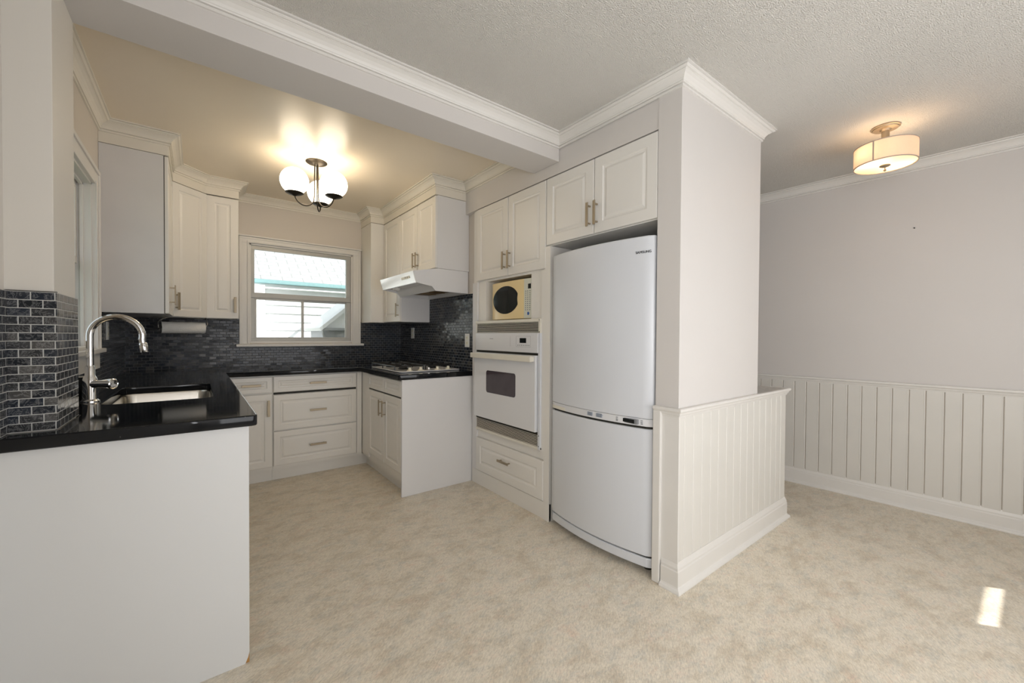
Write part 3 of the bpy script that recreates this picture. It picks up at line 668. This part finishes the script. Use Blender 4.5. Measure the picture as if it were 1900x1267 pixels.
# ------------------------------------------------------------------ cooktop
cx0, cx1, cy0, cy1 = 1.240, 1.775, 3.010, 3.690
t = thing('gas_cooktop', (1.5, 3.35, 0.915), 'white gas cooktop with black grates set in the worktop under the hood', 'cooktop')
def rr2(ins, z, rad=0.03): return [(p[0], p[1], z) for p in rrect(cx0+ins, cx1-ins, cy0+ins, cy1-ins, rad, 5)]
mb = MB(); mb.rings([rr2(0.006, 0.9155), rr2(0.0, 0.919), rr2(0.0, 0.923), rr2(0.004, 0.926), rr2(0.018, 0.926, 0.02), rr2(0.024, 0.9225, 0.018)])
mb.build('tray', M['oven'], t, smooth=True)
for gx in (1.372, 1.640):
    for gy in (3.275, 3.555):
        bb = MB().lathe([(0.040, 0.0), (0.042, 0.006), (0.036, 0.010), (0.034, 0.012), (0.034, 0.018), (0.028, 0.021)], (gx, gy, 0.9226), seg=24).build('burner', M['black'], t)
for gx in (1.372, 1.640):
    g = MB(); zg = 0.957; X0, X1, Y0, Y1 = gx-0.124, gx+0.124, 3.145, 3.680
    g.tube([(X0, Y0, zg), (X1, Y0, zg)], 0.0055, 8); g.tube([(X0, Y1, zg), (X1, Y1, zg)], 0.0055, 8)
    g.tube([(X0, Y0, zg), (X0, Y1, zg)], 0.0055, 8); g.tube([(X1, Y0, zg), (X1, Y1, zg)], 0.0055, 8); g.tube([(X0, (Y0+Y1)/2, zg), (X1, (Y0+Y1)/2, zg)], 0.0055, 8)
    for gy in (3.275, 3.555):
        for a in range(0, 360, 45):
            ca, sa = math.cos(math.radians(a)), math.sin(math.radians(a)); e = 0.118/max(abs(ca), abs(sa)*0.98)
            g.tube([(gx+ca*0.030, gy+sa*0.030, zg+0.004), (gx+ca*e, gy+sa*e*0.98, zg)], 0.0050, 6)
    for px in (X0, X1):
        for py in (Y0, (Y0+Y1)/2, Y1): g.tube([(px, py, 0.9228), (px, py, zg)], 0.005, 6)
    g.build('grate', M['black'], t)
for kx in (1.345, 1.440, 1.590, 1.690):
    k_ = MB().lathe([(0.026, 0.0), (0.025, 0.004), (0.018, 0.007), (0.017, 0.010)], (kx, 3.075, 0.9226), seg=20)
    k_.lathe([(0.013, 0.010), (0.012, 0.026), (0.009, 0.028)], (kx, 3.075, 0.9226), seg=16)
    k_.build('knob', M['knob'], t)
MB().lathe([(0.016, 0), (0.016, 0.022), (0.012, 0.025)], (1.515, 3.085, 0.9226), seg=8).build('centre_control', M['chrome'], t)

# ------------------------------------------------------------------ upper cabinets
ZU0, ZU1, ZF = 1.337, 2.342, 2.412
def fascia(parent, path, side=-1): return MB().sweep(path, [(0, ZU1+0.003), (0, ZF+0.004), (-0.016, ZF+0.004), (-0.016, ZU1+0.003)], side).build('fascia', M['cream'], parent)
# left wall cabinet
t = thing('upper_cabinet', (-0.31, 3.68, ZU0), 'white wall cabinet showing its blank side beside the sink window', 'cabinet')
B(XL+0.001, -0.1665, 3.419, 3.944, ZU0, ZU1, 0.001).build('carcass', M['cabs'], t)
B(-0.1664, -0.1625, 3.4205, 3.94, ZU0+0.002, ZU1-0.002).build('door_gap', M['dark'], t)
Fd = frame((-0.162, 3.419, ZU0+0.001), (0, 1, 0), (1, 0, 0)); dr = panel_door('door', t, Fd, 0.52, ZU1-ZU0-0.004); pull(dr, Fd, 0.062, 0.125, 0.13)
fascia(t, [(XL+0.001, 3.418), (-0.140, 3.418), (-0.140, 3.945)])
# diagonal corner cabinet
t = thing('corner_upper_cabinet', (-0.25, 4.25, ZU0), 'white corner wall cabinet with a diagonal raised-panel door', 'cabinet')
MB().prism([(XL+0.001, 3.946), (-0.160, 3.946), (0.050, 4.147), (0.050, YB-0.001), (XL+0.001, YB-0.001)], ZU0, ZU1).build('carcass', M['cab'], t)
dv = Vector((0.211, 0.200, 0)); dl = dv.length; dn = Vector((0.200, -0.211, 0)).normalized()
Fd = frame(Vector((-0.157, 3.947, ZU0+0.001))+dn*0.003, dv, dn); dr = panel_door('door', t, Fd, dl-0.004, ZU1-ZU0-0.004, fr=0.05); pull(dr, Fd, 0.022, 0.115, 0.13)
fascia(t, [(-0.140, 3.946), (0.057, 4.133)])
# back wall narrow cabinet
t = thing('upper_cabinet', (0.17, 4.3, ZU0), 'narrow white wall cabinet touching the left side of the kitchen window', 'cabinet')
B(0.058, 0.279, 4.153, YB-0.001, ZU0, ZU1, 0.001).build('carcass', M['cab'], t)
Fd = frame((0.058, 4.153, ZU0+0.001), (1, 0, 0), (0, -1, 0)); dr = panel_door('door', t, Fd, 0.221, ZU1-ZU0-0.004, fr=0.056); pull(dr, Fd, 0.194, 0.115, 0.13)
fascia(t, [(0.057, 4.133), (0.281, 4.133), (0.281, YB-0.001)])
# right of the window: blind corner box
t = thing('upper_cabinet', (1.46, 4.3, ZU0), 'narrow blank white wall cabinet at the right side of the kitchen window', 'cabinet')
B(1.390, 1.535, 4.135, YB-0.001, ZU0, ZU1, 0.001).build('carcass', M['cab'], t)
MB().box(1.388, 1.536, 4.133, 4.136, ZU1-0.001, ZU1+0.003).build('top_seam', M['seam'], t)
fascia(t, [(1.388, YB-0.001), (1.388, 4.133), (1.520, 4.133)])
# tall door on right wall
t = thing('upper_cabinet', (1.68, 3.9, ZU0), 'tall white wall cabinet with a single door behind the range hood', 'cabinet')
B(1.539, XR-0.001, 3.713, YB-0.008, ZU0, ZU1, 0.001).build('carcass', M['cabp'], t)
Fd = frame((1.539, 3.713, ZU0+0.001), (0, 1, 0), (-1, 0, 0)); dr = panel_door('door', t, Fd, 0.414, ZU1-ZU0-0.004, fr=0.060); pull(dr, Fd, 0.030, 0.11, 0.13)
fascia(t, [(1.520, 4.133), (1.520, 3.713)])
# hood cabinet
t = thing('upper_cabinet', (1.68, 3.35, 1.75), 'white two-door wall cabinet sitting on top of the range hood', 'cabinet')
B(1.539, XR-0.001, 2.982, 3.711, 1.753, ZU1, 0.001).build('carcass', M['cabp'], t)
Fd = frame((1.539, 2.983, 1.755), (0, 1, 0), (-1, 0, 0)); dr = panel_door('door', t, Fd, 0.345, ZU1-1.760, fr=0.055); pull(dr, Fd, 0.322, 0.105, 0.13)
Fd = frame((1.539, 3.332, 1.755), (0, 1, 0), (-1, 0, 0)); dr = panel_door('door', t, Fd, 0.378, ZU1-1.760, fr=0.055); pull(dr, Fd, 0.032, 0.105, 0.13)
fascia(t, [(1.520, 3.713), (1.520, 2.980), (XR-0.03, 2.980)])

# ------------------------------------------------------------------ range hood
t = thing('range_hood', (1.6, 3.35, 1.57), 'white under-cabinet range hood over the cooktop with slanted control strip', 'range hood')
hp = [(1.329, 1.712), (1.356, 1.624), (1.366, 1.622), (1.490, 1.603), (1.524, 1.569), (XR-0.007, 1.566), (XR-0.007, 1.751), (1.540, 1.751)]
for y_ in (2.983, 3.700): MB().prism(hp, y_, y_+0.010, 'y').build('side_panel', M['hood'], t)
MB().prism([(1.329, 1.712), (1.540, 1.751), (XR-0.007, 1.751), (XR-0.007, 1.742), (1.542, 1.742), (1.334, 1.704)], 2.9932, 3.6998, 'y').build('canopy_top', M['hood'], t)
cp = MB().prism([(1.3285, 1.712), (1.356, 1.624), (1.364, 1.626), (1.338, 1.708)], 2.9932, 3.6998, 'y').build('control_strip', M['satin'], t)
for yy in (3.10, 3.14): B(1.333, 1.339, yy, yy+0.012, 1.670, 1.680).build('button', M['grey'], cp)
MB().prism([(1.338, 1.683), (1.344, 1.664), (1.3385, 1.6625), (1.3325, 1.6815)], 3.075, 3.23, 'y').build('switch_plate', M['knob'], cp)
MB().prism([(1.366, 1.622), (1.400, 1.640), (1.478, 1.628), (1.524, 1.570), (1.530, 1.574), (1.484, 1.636), (1.400, 1.648), (1.364, 1.630)], 2.9932, 3.6998, 'y').build('light_housing', M['hood'], t)
MB().lathe([(0.034, 0), (0.030, 0.022), (0.016, 0.03)], (1.425, 3.56, 1.640), (0.05, 0, -1), 18).build('lamp_cover', M['plate'], t)
ft = MB(); ft.box(1.534, 1.815, 2.9935, 3.6995, 1.600, 1.606)
for k in range(1, 4): ft.box(1.54, 1.80, 2.995+0.176*k-0.004, 2.995+0.176*k+0.004, 1.594, 1.600)
ft.build('grease_filter', M['filter'], t)
B(1.812, XR-0.0075, 2.9935, 3.6995, 1.566, 1.60).build('rear_lip', M['hood'], t)

# ------------------------------------------------------------------ oven tower cabinet
XT = 1.818
t = thing('oven_cabinet', (2.1, 2.45, 0), 'tall white cabinet housing the microwave and wall oven', 'cabinet')
body = MB()
body.box(XT, 2.42, 2.838, 2.870, 0, 2.231)                 # left side
body.box(XT-0.016, 2.42, 1.932, 1.985, 0, 1.790)           # right side
body.box(XT, 2.42, 1.985, 2.838, 0.115, 0.380)             # behind the drawer
body.box(XT, 2.42, 1.974, 2.838, 1.636, 2.231)             # behind the doors
body.box(2.40, 2.42, 1.985, 2.838, 0.380, 1.636)
body.box(XT, 2.40, 1.985, 2.838, 0.385, 0.448)             # rail under the oven
body.box(XT, 2.40, 1.985, 2.838, 1.300, 1.326)             # shelf under the microwave
body.box(XT, 2.40, 2.692, 2.838, 1.326, 1.636); body.box(XT, 2.40, 1.985, 2.137, 1.326, 1.636)
body.box(XT, 2.40, 2.800, 2.838, 0.448, 1.30); body.box(XT, 2.40, 1.985, 2.030, 0.448, 1.30)
body.box(XT-0.014, XT+0.004, 1.985, 2.016, 0.395, 1.640)
body.build('carcass', M['cab'], t)
B(XT-0.012, XT+0.004, 1.932, 2.870, 0.0, 0.114, 0.001).build('toe_kick', M['cab'], t)
B(1.806, XT, 2.8, 2.870, 0.115, 1.64).build('filler', M['cabp'], t)
Fd = frame((XT-0.002, 1.985, 0.118), (0, 1, 0), (-1, 0, 0)); dr = panel_door('drawer', t, Fd, 0.815, 0.268, fr=0.062); pull(dr, Fd, 0.412, 0.160, 0.135, vert=False)
for y_, w_, hx in ((1.975, 0.408, 0.380), (2.386, 0.418, 0.030)):
    Fd = frame((XT, y_, 1.650), (0, 1, 0), (-1, 0, 0)); dr = panel_door('door', t, Fd, w_, 0.576, fr=0.058); pull(dr, Fd, hx, 0.112, 0.13)
B(XT-0.0005, XT+0.002, 1.16, 2.80, 2.226, 2.2315).build('top_seam', M['seam'], t)
# over-fridge cabinet
t = thing('fridge_top_cabinet', (2.1, 1.56, 1.79), 'white two-door cabinet bridging the alcove above the refrigerator', 'cabinet')
B(XT, 2.42, 1.160, 1.972, 1.793, 2.225).build('carcass', M['cab'], t)
for y_, w_, hx in ((1.161, 0.406, 0.382), (1.570, 0.401, 0.026)):
    Fd = frame((XT, y_, 1.796), (0, 1, 0), (-1, 0, 0)); dr = panel_door('door', t, Fd, w_, 0.430, fr=0.060); pull(dr, Fd, hx, 0.112, 0.135)

# ------------------------------------------------------------------ microwave
t = thing('microwave', (1.95, 2.38, 1.326), 'cream-coloured microwave with an oval dark door window in the cabinet niche', 'microwave')
my0, my1, mz0, mz1 = 2.141, 2.618, 1.330, 1.612
B(1.832, 2.20, my0, my1, mz0, mz1, 0.006).build('case', M['micro'], t)
# bulged door
def bulge(y): return 1.832-0.022*(1-((y-2.38)/0.245)**4)
pr = [(bulge(my0+(my1-my0)*k/24), my0+(my1-my0)*k/24) for k in range(25)]
MB().prism(pr+[(1.833, my1), (1.833, my0)], mz0+0.002, mz1-0.002).build('door', M['micro'], t, bevel=0.003)
mw = t.children[-1] if t.children else t
wp = []
for k in range(48):
    a = 2*PI*k/48; yy = 2.424+0.156*math.cos(a); zz = 1.474+0.103*math.sin(a)
    yy = max(yy, 2.266+0.018*(1-((zz-1.474)/0.06)**2) if abs(zz-1.474) < 0.06 else 2.266)
    wp.append((yy, zz))
MB().prism(wp, 1.8082, 1.824, 'x').build('door_window', M['blackgloss'], t, bevel=0.001)
MB().prism([(bulge(2.143)-0.001, 2.143), (bulge(2.16)-0.001, 2.16), (bulge(2.18)-0.001, 2.18), (bulge(2.212)-0.001, 2.212), (1.832, 2.212), (1.832, 2.143)], mz0+0.003, mz1-0.003).build('control_panel', M['micropanel'], t)
cp = [c for c in bpy.data.objects if c.name.startswith('control_panel')][-1]
B(bulge(2.17)-0.0022, bulge(2.17)+0.004, 2.152, 2.202, 1.538, 1.572).build('display', M['blackgloss'], cp)
for r_ in range(10):
    for c_ in range(3):
        yy = 2.160+c_*0.018; zz = 1.522-r_*0.0145; B(bulge(yy)-0.0022, bulge(yy)+0.003, yy-0.004, yy+0.004, zz-0.003, zz+0.003).build('key', M['grey'], cp)
MB().lathe([(0.0125, 0), (0.012, 0.003), (0.008, 0.004)], (bulge(2.176)+0.002, 2.176, 1.366), (-1, 0, 0), 20).build('start_button', M['blue'], cp)

# ------------------------------------------------------------------ wall oven
t = thing('built_in_oven', (2.0, 2.41, 0.45), 'white built-in wall oven with louvred vents above and below its door', 'oven')
oy0, oy1 = 2.032, 2.798
fr_ = MB(); fr_.box(1.806, 2.36, oy0+0.004, oy1-0.004, 0.452, 1.296)
fr_.build('case', M['ovencream'], t)
vt = MB()
vt.box(1.790, 1.806, oy0-0.018, oy1+0.002, 1.304, 1.326, 0.003); vt.box(1.792, 1.806, oy0-0.018, oy0, 1.228, 1.304); vt.box(1.792, 1.806, oy1-0.006, oy1+0.002, 1.228, 1.304)
vt.build('top_trim', M['ovencream'], t)
def louvre(z0, z1, n_, x0=1.797):
    b0 = B(1.802, 1.8062, oy0, oy1-0.005, z0, z1).build('vent', M['dark'], t)
    s_ = MB(); dz = (z1-z0)/n_
    for k in range(n_): zz = z0+dz*(k+0.5); s_.box(x0, 1.8035, oy0, oy1-0.006, zz-dz*0.16, zz+dz*0.12)
    s_.build('slats', M['ovencream'], b0)
louvre(1.236, 1.303, 7); louvre(0.468, 0.548, 8)
cpn = B(1.786, 1.806, oy0, oy1-0.002, 1.094, 1.230, 0.006).build('control_panel', M['oven'], t)
B(1.7848, 1.787, 2.152, 2.222, 1.160, 1.194).build('display', M['blackgloss'], cpn)
q = MB()
for k in range(7): B(1.7853, 1.787, 2.118+k*0.020, 2.126+k*0.020, 1.140, 1.147).build('button', M['grey'], cpn)
for z_ in (1.132, 1.206): q.box(1.7856, 1.787, 2.105, 2.262, z_, z_+0.0012)
for y_ in (2.105, 2.261, 2.33): q.box(1.7856, 1.787, y_, y_+0.0012, 1.132, 1.206)
B(1.7854, 1.787, 2.545, 2.592, 1.184, 1.188).build('badge', M['grey'], cpn)
q.build('panel_print', M['grey'], cpn)
B(1.800, 1.8065, oy0, oy1, 1.076, 1.094).build('door_gap', M['dark'], t)
d_ = B(1.772, 1.806, oy0+0.008, oy1-0.002, 0.566, 1.078, 0.005).build('door', M['oven'], t)
MB().prism(rrect(2.250, 2.616, 0.772, 0.942, 0.02, 5), 1.7708, 1.774, 'x').build('door_window', M['ovenwin'], d_)
hb = MB(); hb.box(1.738, 1.758, oy0+0.020, 2.802, 1.034, 1.074, 0.007); hb.box(1.752, 1.774, oy0+0.022, oy0+0.06, 1.038, 1.070, 0.003); hb.box(1.752, 1.774, 2.76, 2.80, 1.038, 1.070, 0.003)
hb.build('handle', M['ovencream'], d_)
B(1.790, 1.806, oy0-0.020, oy0, 0.452, 1.228, 0.001).build('side_flange', M['fridge'], t)
B(1.796, 1.806, oy0, oy1-0.002, 0.550, 0.566).build('door_gap', M['dark'], t)
B(1.795, 1.807, oy0-0.02, oy1, 0.449, 0.468, 0.002).build('bottom_trim', M['ovencream'], t)
for z_ in (0.474, 0.545, 1.236, 1.316): MB().lathe([(0.004, 0), (0.003, 0.002)], (1.7905, oy0-0.010, z_), (-1, 0, 0), 8).build('screw', M['dark'], t)

# ------------------------------------------------------------------ refrigerator
fy0, fy1 = 1.172, 1.906; fc = (fy0+fy1)/2; fh = (fy1-fy0)/2
t = thing('refrigerator', (2.15, fc, 0), 'large white two-door bottom-freezer refrigerator with bowed doors in the alcove', 'refrigerator')
B(1.865, 2.50, fy0+0.006, fy1-0.006, 0.03, 1.705, 0.004).build('body', M['fridge'], t)
def bow(y, x=1.792, b=0.052): return x-b*(1-((y-fc)/fh)**2)
def bowed(y0, y1, z0, z1, x=1.792, b=0.052, back=1.862, n=28, r=0.012):
    pts = []
    for k in range(n+1):
        y = y0+(y1-y0)*k/n; e = min(y-y0, y1-y); rx = 0 if e >= r else (r-math.sqrt(max(0, r*r-(r-e)**2)))
        pts.append((bow(y, x, b)+rx, y))
    return MB().prism(pts+[(back, y1), (back, y0)], z0, z1)
d1 = bowed(fy0, fy1, 0.792, 1.716).build('door', M['fridge'], t, bevel=0.006, smooth=True)
d2 = bowed(fy0, fy1, 0.098, 0.742).build('door', M['fridge'], t, bevel=0.006, smooth=True)
bowed(fy0+0.002, fy1-0.002, 0.755, 0.7915, 1.794, 0.051).build('control_strip', M['oven'], t, smooth=True)
st = [c for c in bpy.data.objects if c.name.startswith('control_strip')][-1]
bowed(fy0+0.01, fy1-0.005, 0.742, 0.755, 1.806, 0.048).build('handle_gap', M['dark'], t)
bowed(fy1-0.165, fy1-0.012, 0.7555, 0.775, 1.7925, 0.0515).build('handle_recess', M['ovencream'], st)
bowed(fy0+0.004, fy1-0.004, 0.088, 0.098, 1.806, 0.04).build('plinth_gap', M['dark'], t)
bowed(fy0, fy1, 0.040, 0.088, 1.796, 0.046).build('plinth', M['fridge'], t, bevel=0.004)
for y_ in (fy0+0.06, fy1-0.06): MB().lathe([(0.02, 0), (0.02, 0.045)], (1.86, y_, 0.0), seg=12).build('foot', M['dark'], t)
B(bow(1.292)-0.002, bow(1.292)+0.02, 1.240, 1.342, 0.7615, 0.7865, 0.001).build('display', M['grey'], st)
B(bow(1.292)-0.0032, bow(1.292)+0.015, 1.256, 1.326, 0.7650, 0.7835).build('display_window', M['blackgloss'], st)
for y_ in (1.224, 1.358):
    for z_ in (0.7655, 0.7725, 0.782): B(bow(y_)-0.0006, bow(y_)+0.01, y_-0.005, y_+0.005, z_-0.0016, z_+0.0016).build('button', M['grey'], st)
for y_, w_ in ((1.552, 0.042), (1.490, 0.048)):
    q = MB()
    for k in range(8): ww = w_*random.uniform(0.75, 1.0); q.box(bow(y_-0.02)-0.0010, bow(y_)+0.01, y_-ww, y_, 0.7655+k*0.0026, 0.7670+k*0.0026)
    q.build('printed_label', M['bluegrey'], st)
ty = 1.222; tx = bow(ty)-0.0012; ta = math.atan2(-0.052*-2*(ty-fc)/fh**2, 1.0)
dx_dy = 0.052*2*(ty-fc)/fh**2
nrm = Vector((-1, dx_dy, 0)).normalized(); ri = Vector((-dx_dy, -1, 0)).normalized()
tm = Matrix(((ri.x, 0, nrm.x, tx), (ri.y, 0, nrm.y, ty), (0, 1, 0, 1.634), (0, 0, 0, 1)))
text_mesh('badge', 'SAMSUNG', 0.0175, tm, M['black'], d1, 0.0010, 1.02)

# ------------------------------------------------------------------ outlets and paper roll
def outlet(loc, n, label, w_=0.072, h_=0.115):
    t = thing('electrical_outlet', loc, label, 'outlet')
    ax = Vector((0, 1, 0)); F = frame(Vector(loc), ax, n)
    obox(F, -w_/2, w_/2, -h_/2, h_/2, 0.0, 0.006, 0.002).build('cover_plate', M['plate'], t)
    for s_ in (-1, 1):
        so = obox(F, -0.016, 0.016, s_*0.022-0.014, s_*0.022+0.014, 0.006, 0.0075, 0.001).build('socket', M['knob'], t)
        for a_ in (-0.006, 0.006): obox(F, a_-0.001, a_+0.001, s_*0.022-0.003, s_*0.022+0.005, 0.0075, 0.0079).build('slot', M['dark'], so)
outlet((XR-0.006, 2.990, 1.168), (-1, 0, 0), 'white double outlet on black tile near the oven cabinet')
outlet((XR-0.006, 4.105, 1.232), (-1, 0, 0), 'light outlet on black tile under the tall cabinet in the far right corner')
outlet((XL+0.006, 3.622, 1.225), (1, 0, 0), 'pale outlet on the left wall tile seen through the faucet arch')
t = thing('paper_towel_roll', (-0.095, 4.20, 1.25), 'white paper towel roll hanging horizontally under the corner cabinet', 'paper towel')
q = MB()
MB().lathe([(0.020, 0.0), (0.046, 0.0), (0.046, 0.275), (0.020, 0.275)], (-0.222, 4.165, 1.258), (0.985, 0.17, 0), 28, cap=False).build('paper', M['paper'], t)
MB().lathe([(0.020, 0.0), (0.020, 0.275), (0.017, 0.275), (0.017, 0.0)], (-0.222, 4.165, 1.258), (0.985, 0.17, 0), 20, cap=False).build('core', M['card'], t)
t = thing('paper_towel_holder', (-0.2, 4.2, 1.336), 'wire paper towel holder hooked under the corner wall cabinet', 'holder')
px, py, pz = -0.232, 4.163, 1.258; pth = [(px+0.045, py+0.02, 1.3365), (px+0.02, py+0.012, 1.328)]
for k in range(15):
    a = math.radians(95+k*18); pth.append((px-0.006, py+0.022*math.cos(a)*1.0, pz+0.010+0.036*math.sin(a)*(1-0.03*k)))
pth.append((px, py, pz))
for k in range(1, 7): pth.append((px+0.29*0.985*k/6, py+0.29*0.17*k/6, pz))
pth.append((px+0.30, py+0.052, pz+0.03)); pth.append((px+0.29, py+0.06, 1.3365))
MB().tube(pth, 0.003, 8).build('wire', M['chrome'], t)

# ------------------------------------------------------------------ chandelier
cxx, cyy = 0.700, 3.275
t = thing('chandelier', (cxx, cyy, ZK), 'dark bronze three-armed ceiling light with white glass globes in the kitchen', 'ceiling light')
MB().lathe([(0.072, 0.0), (0.073, -0.004), (0.066, -0.010), (0.040, -0.018), (0.022, -0.024), (0.010, -0.026)], (cxx, cyy, ZK), seg=32).build('canopy', M['bronze'], t)
zcup = 2.210; RG = 0.093
for k in range(3):
    a = math.radians(67.3+120*k); dx, dy = math.cos(a), math.sin(a); RA = 0.150
    P = [(cxx+dx*0.012, cyy+dy*0.012, ZK-0.02), (cxx+dx*0.014, cyy+dy*0.014, 2.36), (cxx+dx*0.016, cyy+dy*0.016, 2.225)]
    for j in range(1, 15):
        b_ = PI+PI*j/14*1.0; rr_ = (RA-0.016)/2; P.append((cxx+dx*(0.016+rr_+rr_*math.cos(b_)), cyy+dy*(0.016+rr_+rr_*math.cos(b_)), 2.215+0.075*math.sin(b_)*0.95))
    P.append((cxx+dx*RA, cyy+dy*RA, zcup))
    arm = MB().tube(P, 0.0045, 10).build('arm', M['bronze'], t)
    MB().lathe([(0.010, -0.014), (0.018, -0.008), (0.045, -0.001), (0.060, 0.008), (0.060, 0.010), (0.044, 0.004), (0.010, 0.0)], (cxx+dx*RA, cyy+dy*RA, zcup), seg=28).build('cup', M['bronze'], arm)
    pf = []
    for j in range(0, 25):
        b_ = -PI/2+0.40+(PI-0.40)*j/24; pf.append((max(0.0005, RG*math.cos(b_)), RG*math.sin(b_)))
    MB().lathe(pf, (cxx+dx*RA, cyy+dy*RA, zcup+0.093), seg=32).build('globe', M['globe'], arm)

# ------------------------------------------------------------------ drum light
lx_, ly_ = 3.215, 0.570
t = thing('drum_ceiling_light', (lx_, ly_, ZD), 'semi-flush drum ceiling light with lit fabric shade over the dining area', 'ceiling light')
MB().lathe([(0.066, 0.0), (0.067, -0.006), (0.060, -0.008), (0.058, -0.013), (0.048, -0.014), (0.028, -0.016), (0.022, -0.026)], (lx_, ly_, ZD), seg=32).build('canopy', M['nickel'], t)
MB().lathe([(0.0205, -0.014), (0.0205, -0.020), (0.0185, -0.022), (0.0185, -0.120)], (lx_, ly_, ZD), seg=24).build('stem', M['nickel'], t)
RS, zs1, zs0 = 0.143, 2.340, 2.226
sh = MB().lathe([(RS, zs0-ZD), (RS, zs1-ZD)], (lx_, ly_, ZD), seg=64, cap=False).build('shade', M['shade'], t)
for zz in (zs0, zs1-0.004): MB().lathe([(RS+0.0012, zz-ZD), (RS+0.0012, zz-ZD+0.005), (RS-0.003, zz-ZD+0.005), (RS-0.003, zz-ZD), (RS+0.0012, zz-ZD)], (lx_, ly_, ZD), seg=64, cap=False).build('rim', M['band'], sh)
am = math.radians(168.0)
q = MB()
for k in range(4):
    a0 = am+0.05*k/4; a1 = am+0.05*(k+1)/4; rr_ = RS+0.001
    q.add([(lx_+rr_*math.cos(a0), ly_+rr_*math.sin(a0), zs0), (lx_+rr_*math.cos(a1), ly_+rr_*math.sin(a1), zs0), (lx_+rr_*math.cos(a1), ly_+rr_*math.sin(a1), zs1), (lx_+rr_*math.cos(a0), ly_+rr_*math.sin(a0), zs1)], [(0, 1, 2, 3)])
q.build('seam', M['band'], sh)
MB().lathe([(0.0005, zs0-ZD+0.004), (RS-0.004, zs0-ZD+0.004)], (lx_, ly_, ZD), seg=64, cap=False).build('diffuser', M['diffuser'], t)
MB().lathe([(0.004, -0.004), (0.020, 0.0), (0.026, 0.004), (0.024, 0.008)], (lx_, ly_, zs0-0.006), seg=24).build('finial_plate', M['nickel'], t)
MB().lathe([(0.002, -0.028), (0.007, -0.024), (0.007, -0.018), (0.003, -0.015), (0.003, -0.004)], (lx_, ly_, zs0-0.006), seg=16).build('finial', M['nickel'], t)
for sg in (-1, 1):
    MB().lathe([(0.004, -0.03), (0.018, -0.02), (0.025, 0.0), (0.018, 0.02), (0.006, 0.03)], (lx_+0.075*sg, ly_+0.02*sg, 2.295), seg=16).build('bulb', M['bulb'], t)
    pl = light('drum_lamp', 'POINT', (lx_+0.06*sg, ly_+0.05*sg, 2.30), 0.8, (1.0, 0.70, 0.42)); pl.data.shadow_soft_size = 0.06; pl.parent = t; pl.location = Vector((0.075*sg, -0.055*sg, 2.295-ZD))

# ------------------------------------------------------------------ outside: neighbouring house
struct('ground', B(-20, 25, -25, 30, -0.75, -0.62), M['ground'])
t = thing('neighbour_house', (1.6, 8.2, -0.6), 'white-sided neighbouring house with teal gutter and pale shingle roof outside the window', 'house')
sd_ = MB(); z = -0.6; k = 0
while z < 2.0:
    z2 = min(z+0.145, 2.0); sd_.prism([(8.10, z), (8.10, z2), (8.098, z2), (8.070, z)], 0.86, 6.0, 'x'); z = z2+0.0
sd_.build('siding', M['siding'], t)
q = MB()
for k in range(2, 18): q.box(0.875, 6.0, 8.066, 8.0705, -0.6+0.145*k-0.005, -0.6+0.145*k+0.004)  # grey strips colour in the shadow under each siding lap
q.build('lap_shadow', M['sidingline'], t)
B(-4.0, 0.86, 7.6, 8.3, -0.6, 2.0).build('side_wall', M['siding'], t)
B(0.80, 0.875, 8.02, 8.10, -0.6, 2.0).build('corner_post', M['siding'], t)
B(-4, 6.5, 7.98, 8.60, 1.985, 2.02).build('soffit', M['siding'], t)
B(0.87, 6.0, 8.06, 8.085, 1.80, 1.90).build('frieze_board', M['softfit'], t)
B(-4, 6.5, 7.94, 7.98, 1.99, 2.075).build('fascia', M['siding'], t)
B(-4, 6.5, 7.86, 7.96, 2.060, 2.125, 0.01).build('gutter', M['gutter'], t)
# roof built in its own plane so the courses follow the slope
rf = bpy.data.meshes.new('roof'); Lr = 5.0
rf.from_pydata([(-6, 0, 0), (6, 0, 0), (6, Lr, 0), (-6, Lr, 0), (-6, 0, -0.05), (6, 0, -0.05), (6, Lr, -0.05), (-6, Lr, -0.05)], [], [(0, 1, 2, 3), (7, 6, 5, 4), (0, 4, 5, 1), (1, 5, 6, 2), (2, 6, 7, 3), (3, 7, 4, 0)])
rf.materials.append(M['roof']); ro = bpy.data.objects.new('roof', rf); C.objects.link(ro); ro.parent = t
ro.location = Vector((1.0, 7.90, 2.13))-ROOT[t.name]; ro.rotation_euler = (math.radians(33), 0, 0)
pc = thing('side_porch', (2.4, 6.3, -0.6), 'small grey-sided porch roof at the lower right outside the window', 'porch')
B(1.372, 3.2, 6.0, 6.8, -0.6, 1.290).build('porch_wall', M['greysid'], pc)
q = MB()
for k in range(12): q.box(1.366, 3.2, 5.994, 6.0, -0.55+k*0.15, -0.545+k*0.15)
q.build('siding_lines', M['dark'], pc)
MB().prism([(1.318, 1.262), (2.35, 2.150), (2.35, 2.210), (1.300, 1.305)], 5.90, 6.9, 'y').build('porch_roof', M['siding'], pc)
MB().prism([(1.372, 1.30), (2.3, 2.09), (2.3, 1.30)], 5.985, 6.02, 'y').build('gable', M['siding'], pc)
B(1.34, 3.2, 5.93, 6.0, 1.270, 1.305).build('trim_board', M['softfit'], pc)
MB().tube([(1.345, 5.95, 1.27), (1.352, 5.96, 1.22), (1.372, 5.98, 1.18), (1.372, 5.98, -0.5)], 0.012, 8).build('downpipe', M['softfit'], pc)

# families of repeated things
for ob_ in bpy.data.objects:
    if ob_.parent is None and 'category' in ob_:
        k_ = ob_.name.split('.')[0]
        g_ = {'upper_cabinet': 'white upper cabinets around the kitchen', 'electrical_outlet': 'outlets on the tiled walls', 'tile_backsplash': 'marble mosaic backsplashes'}.get(k_)
        if g_: ob_['group'] = g_
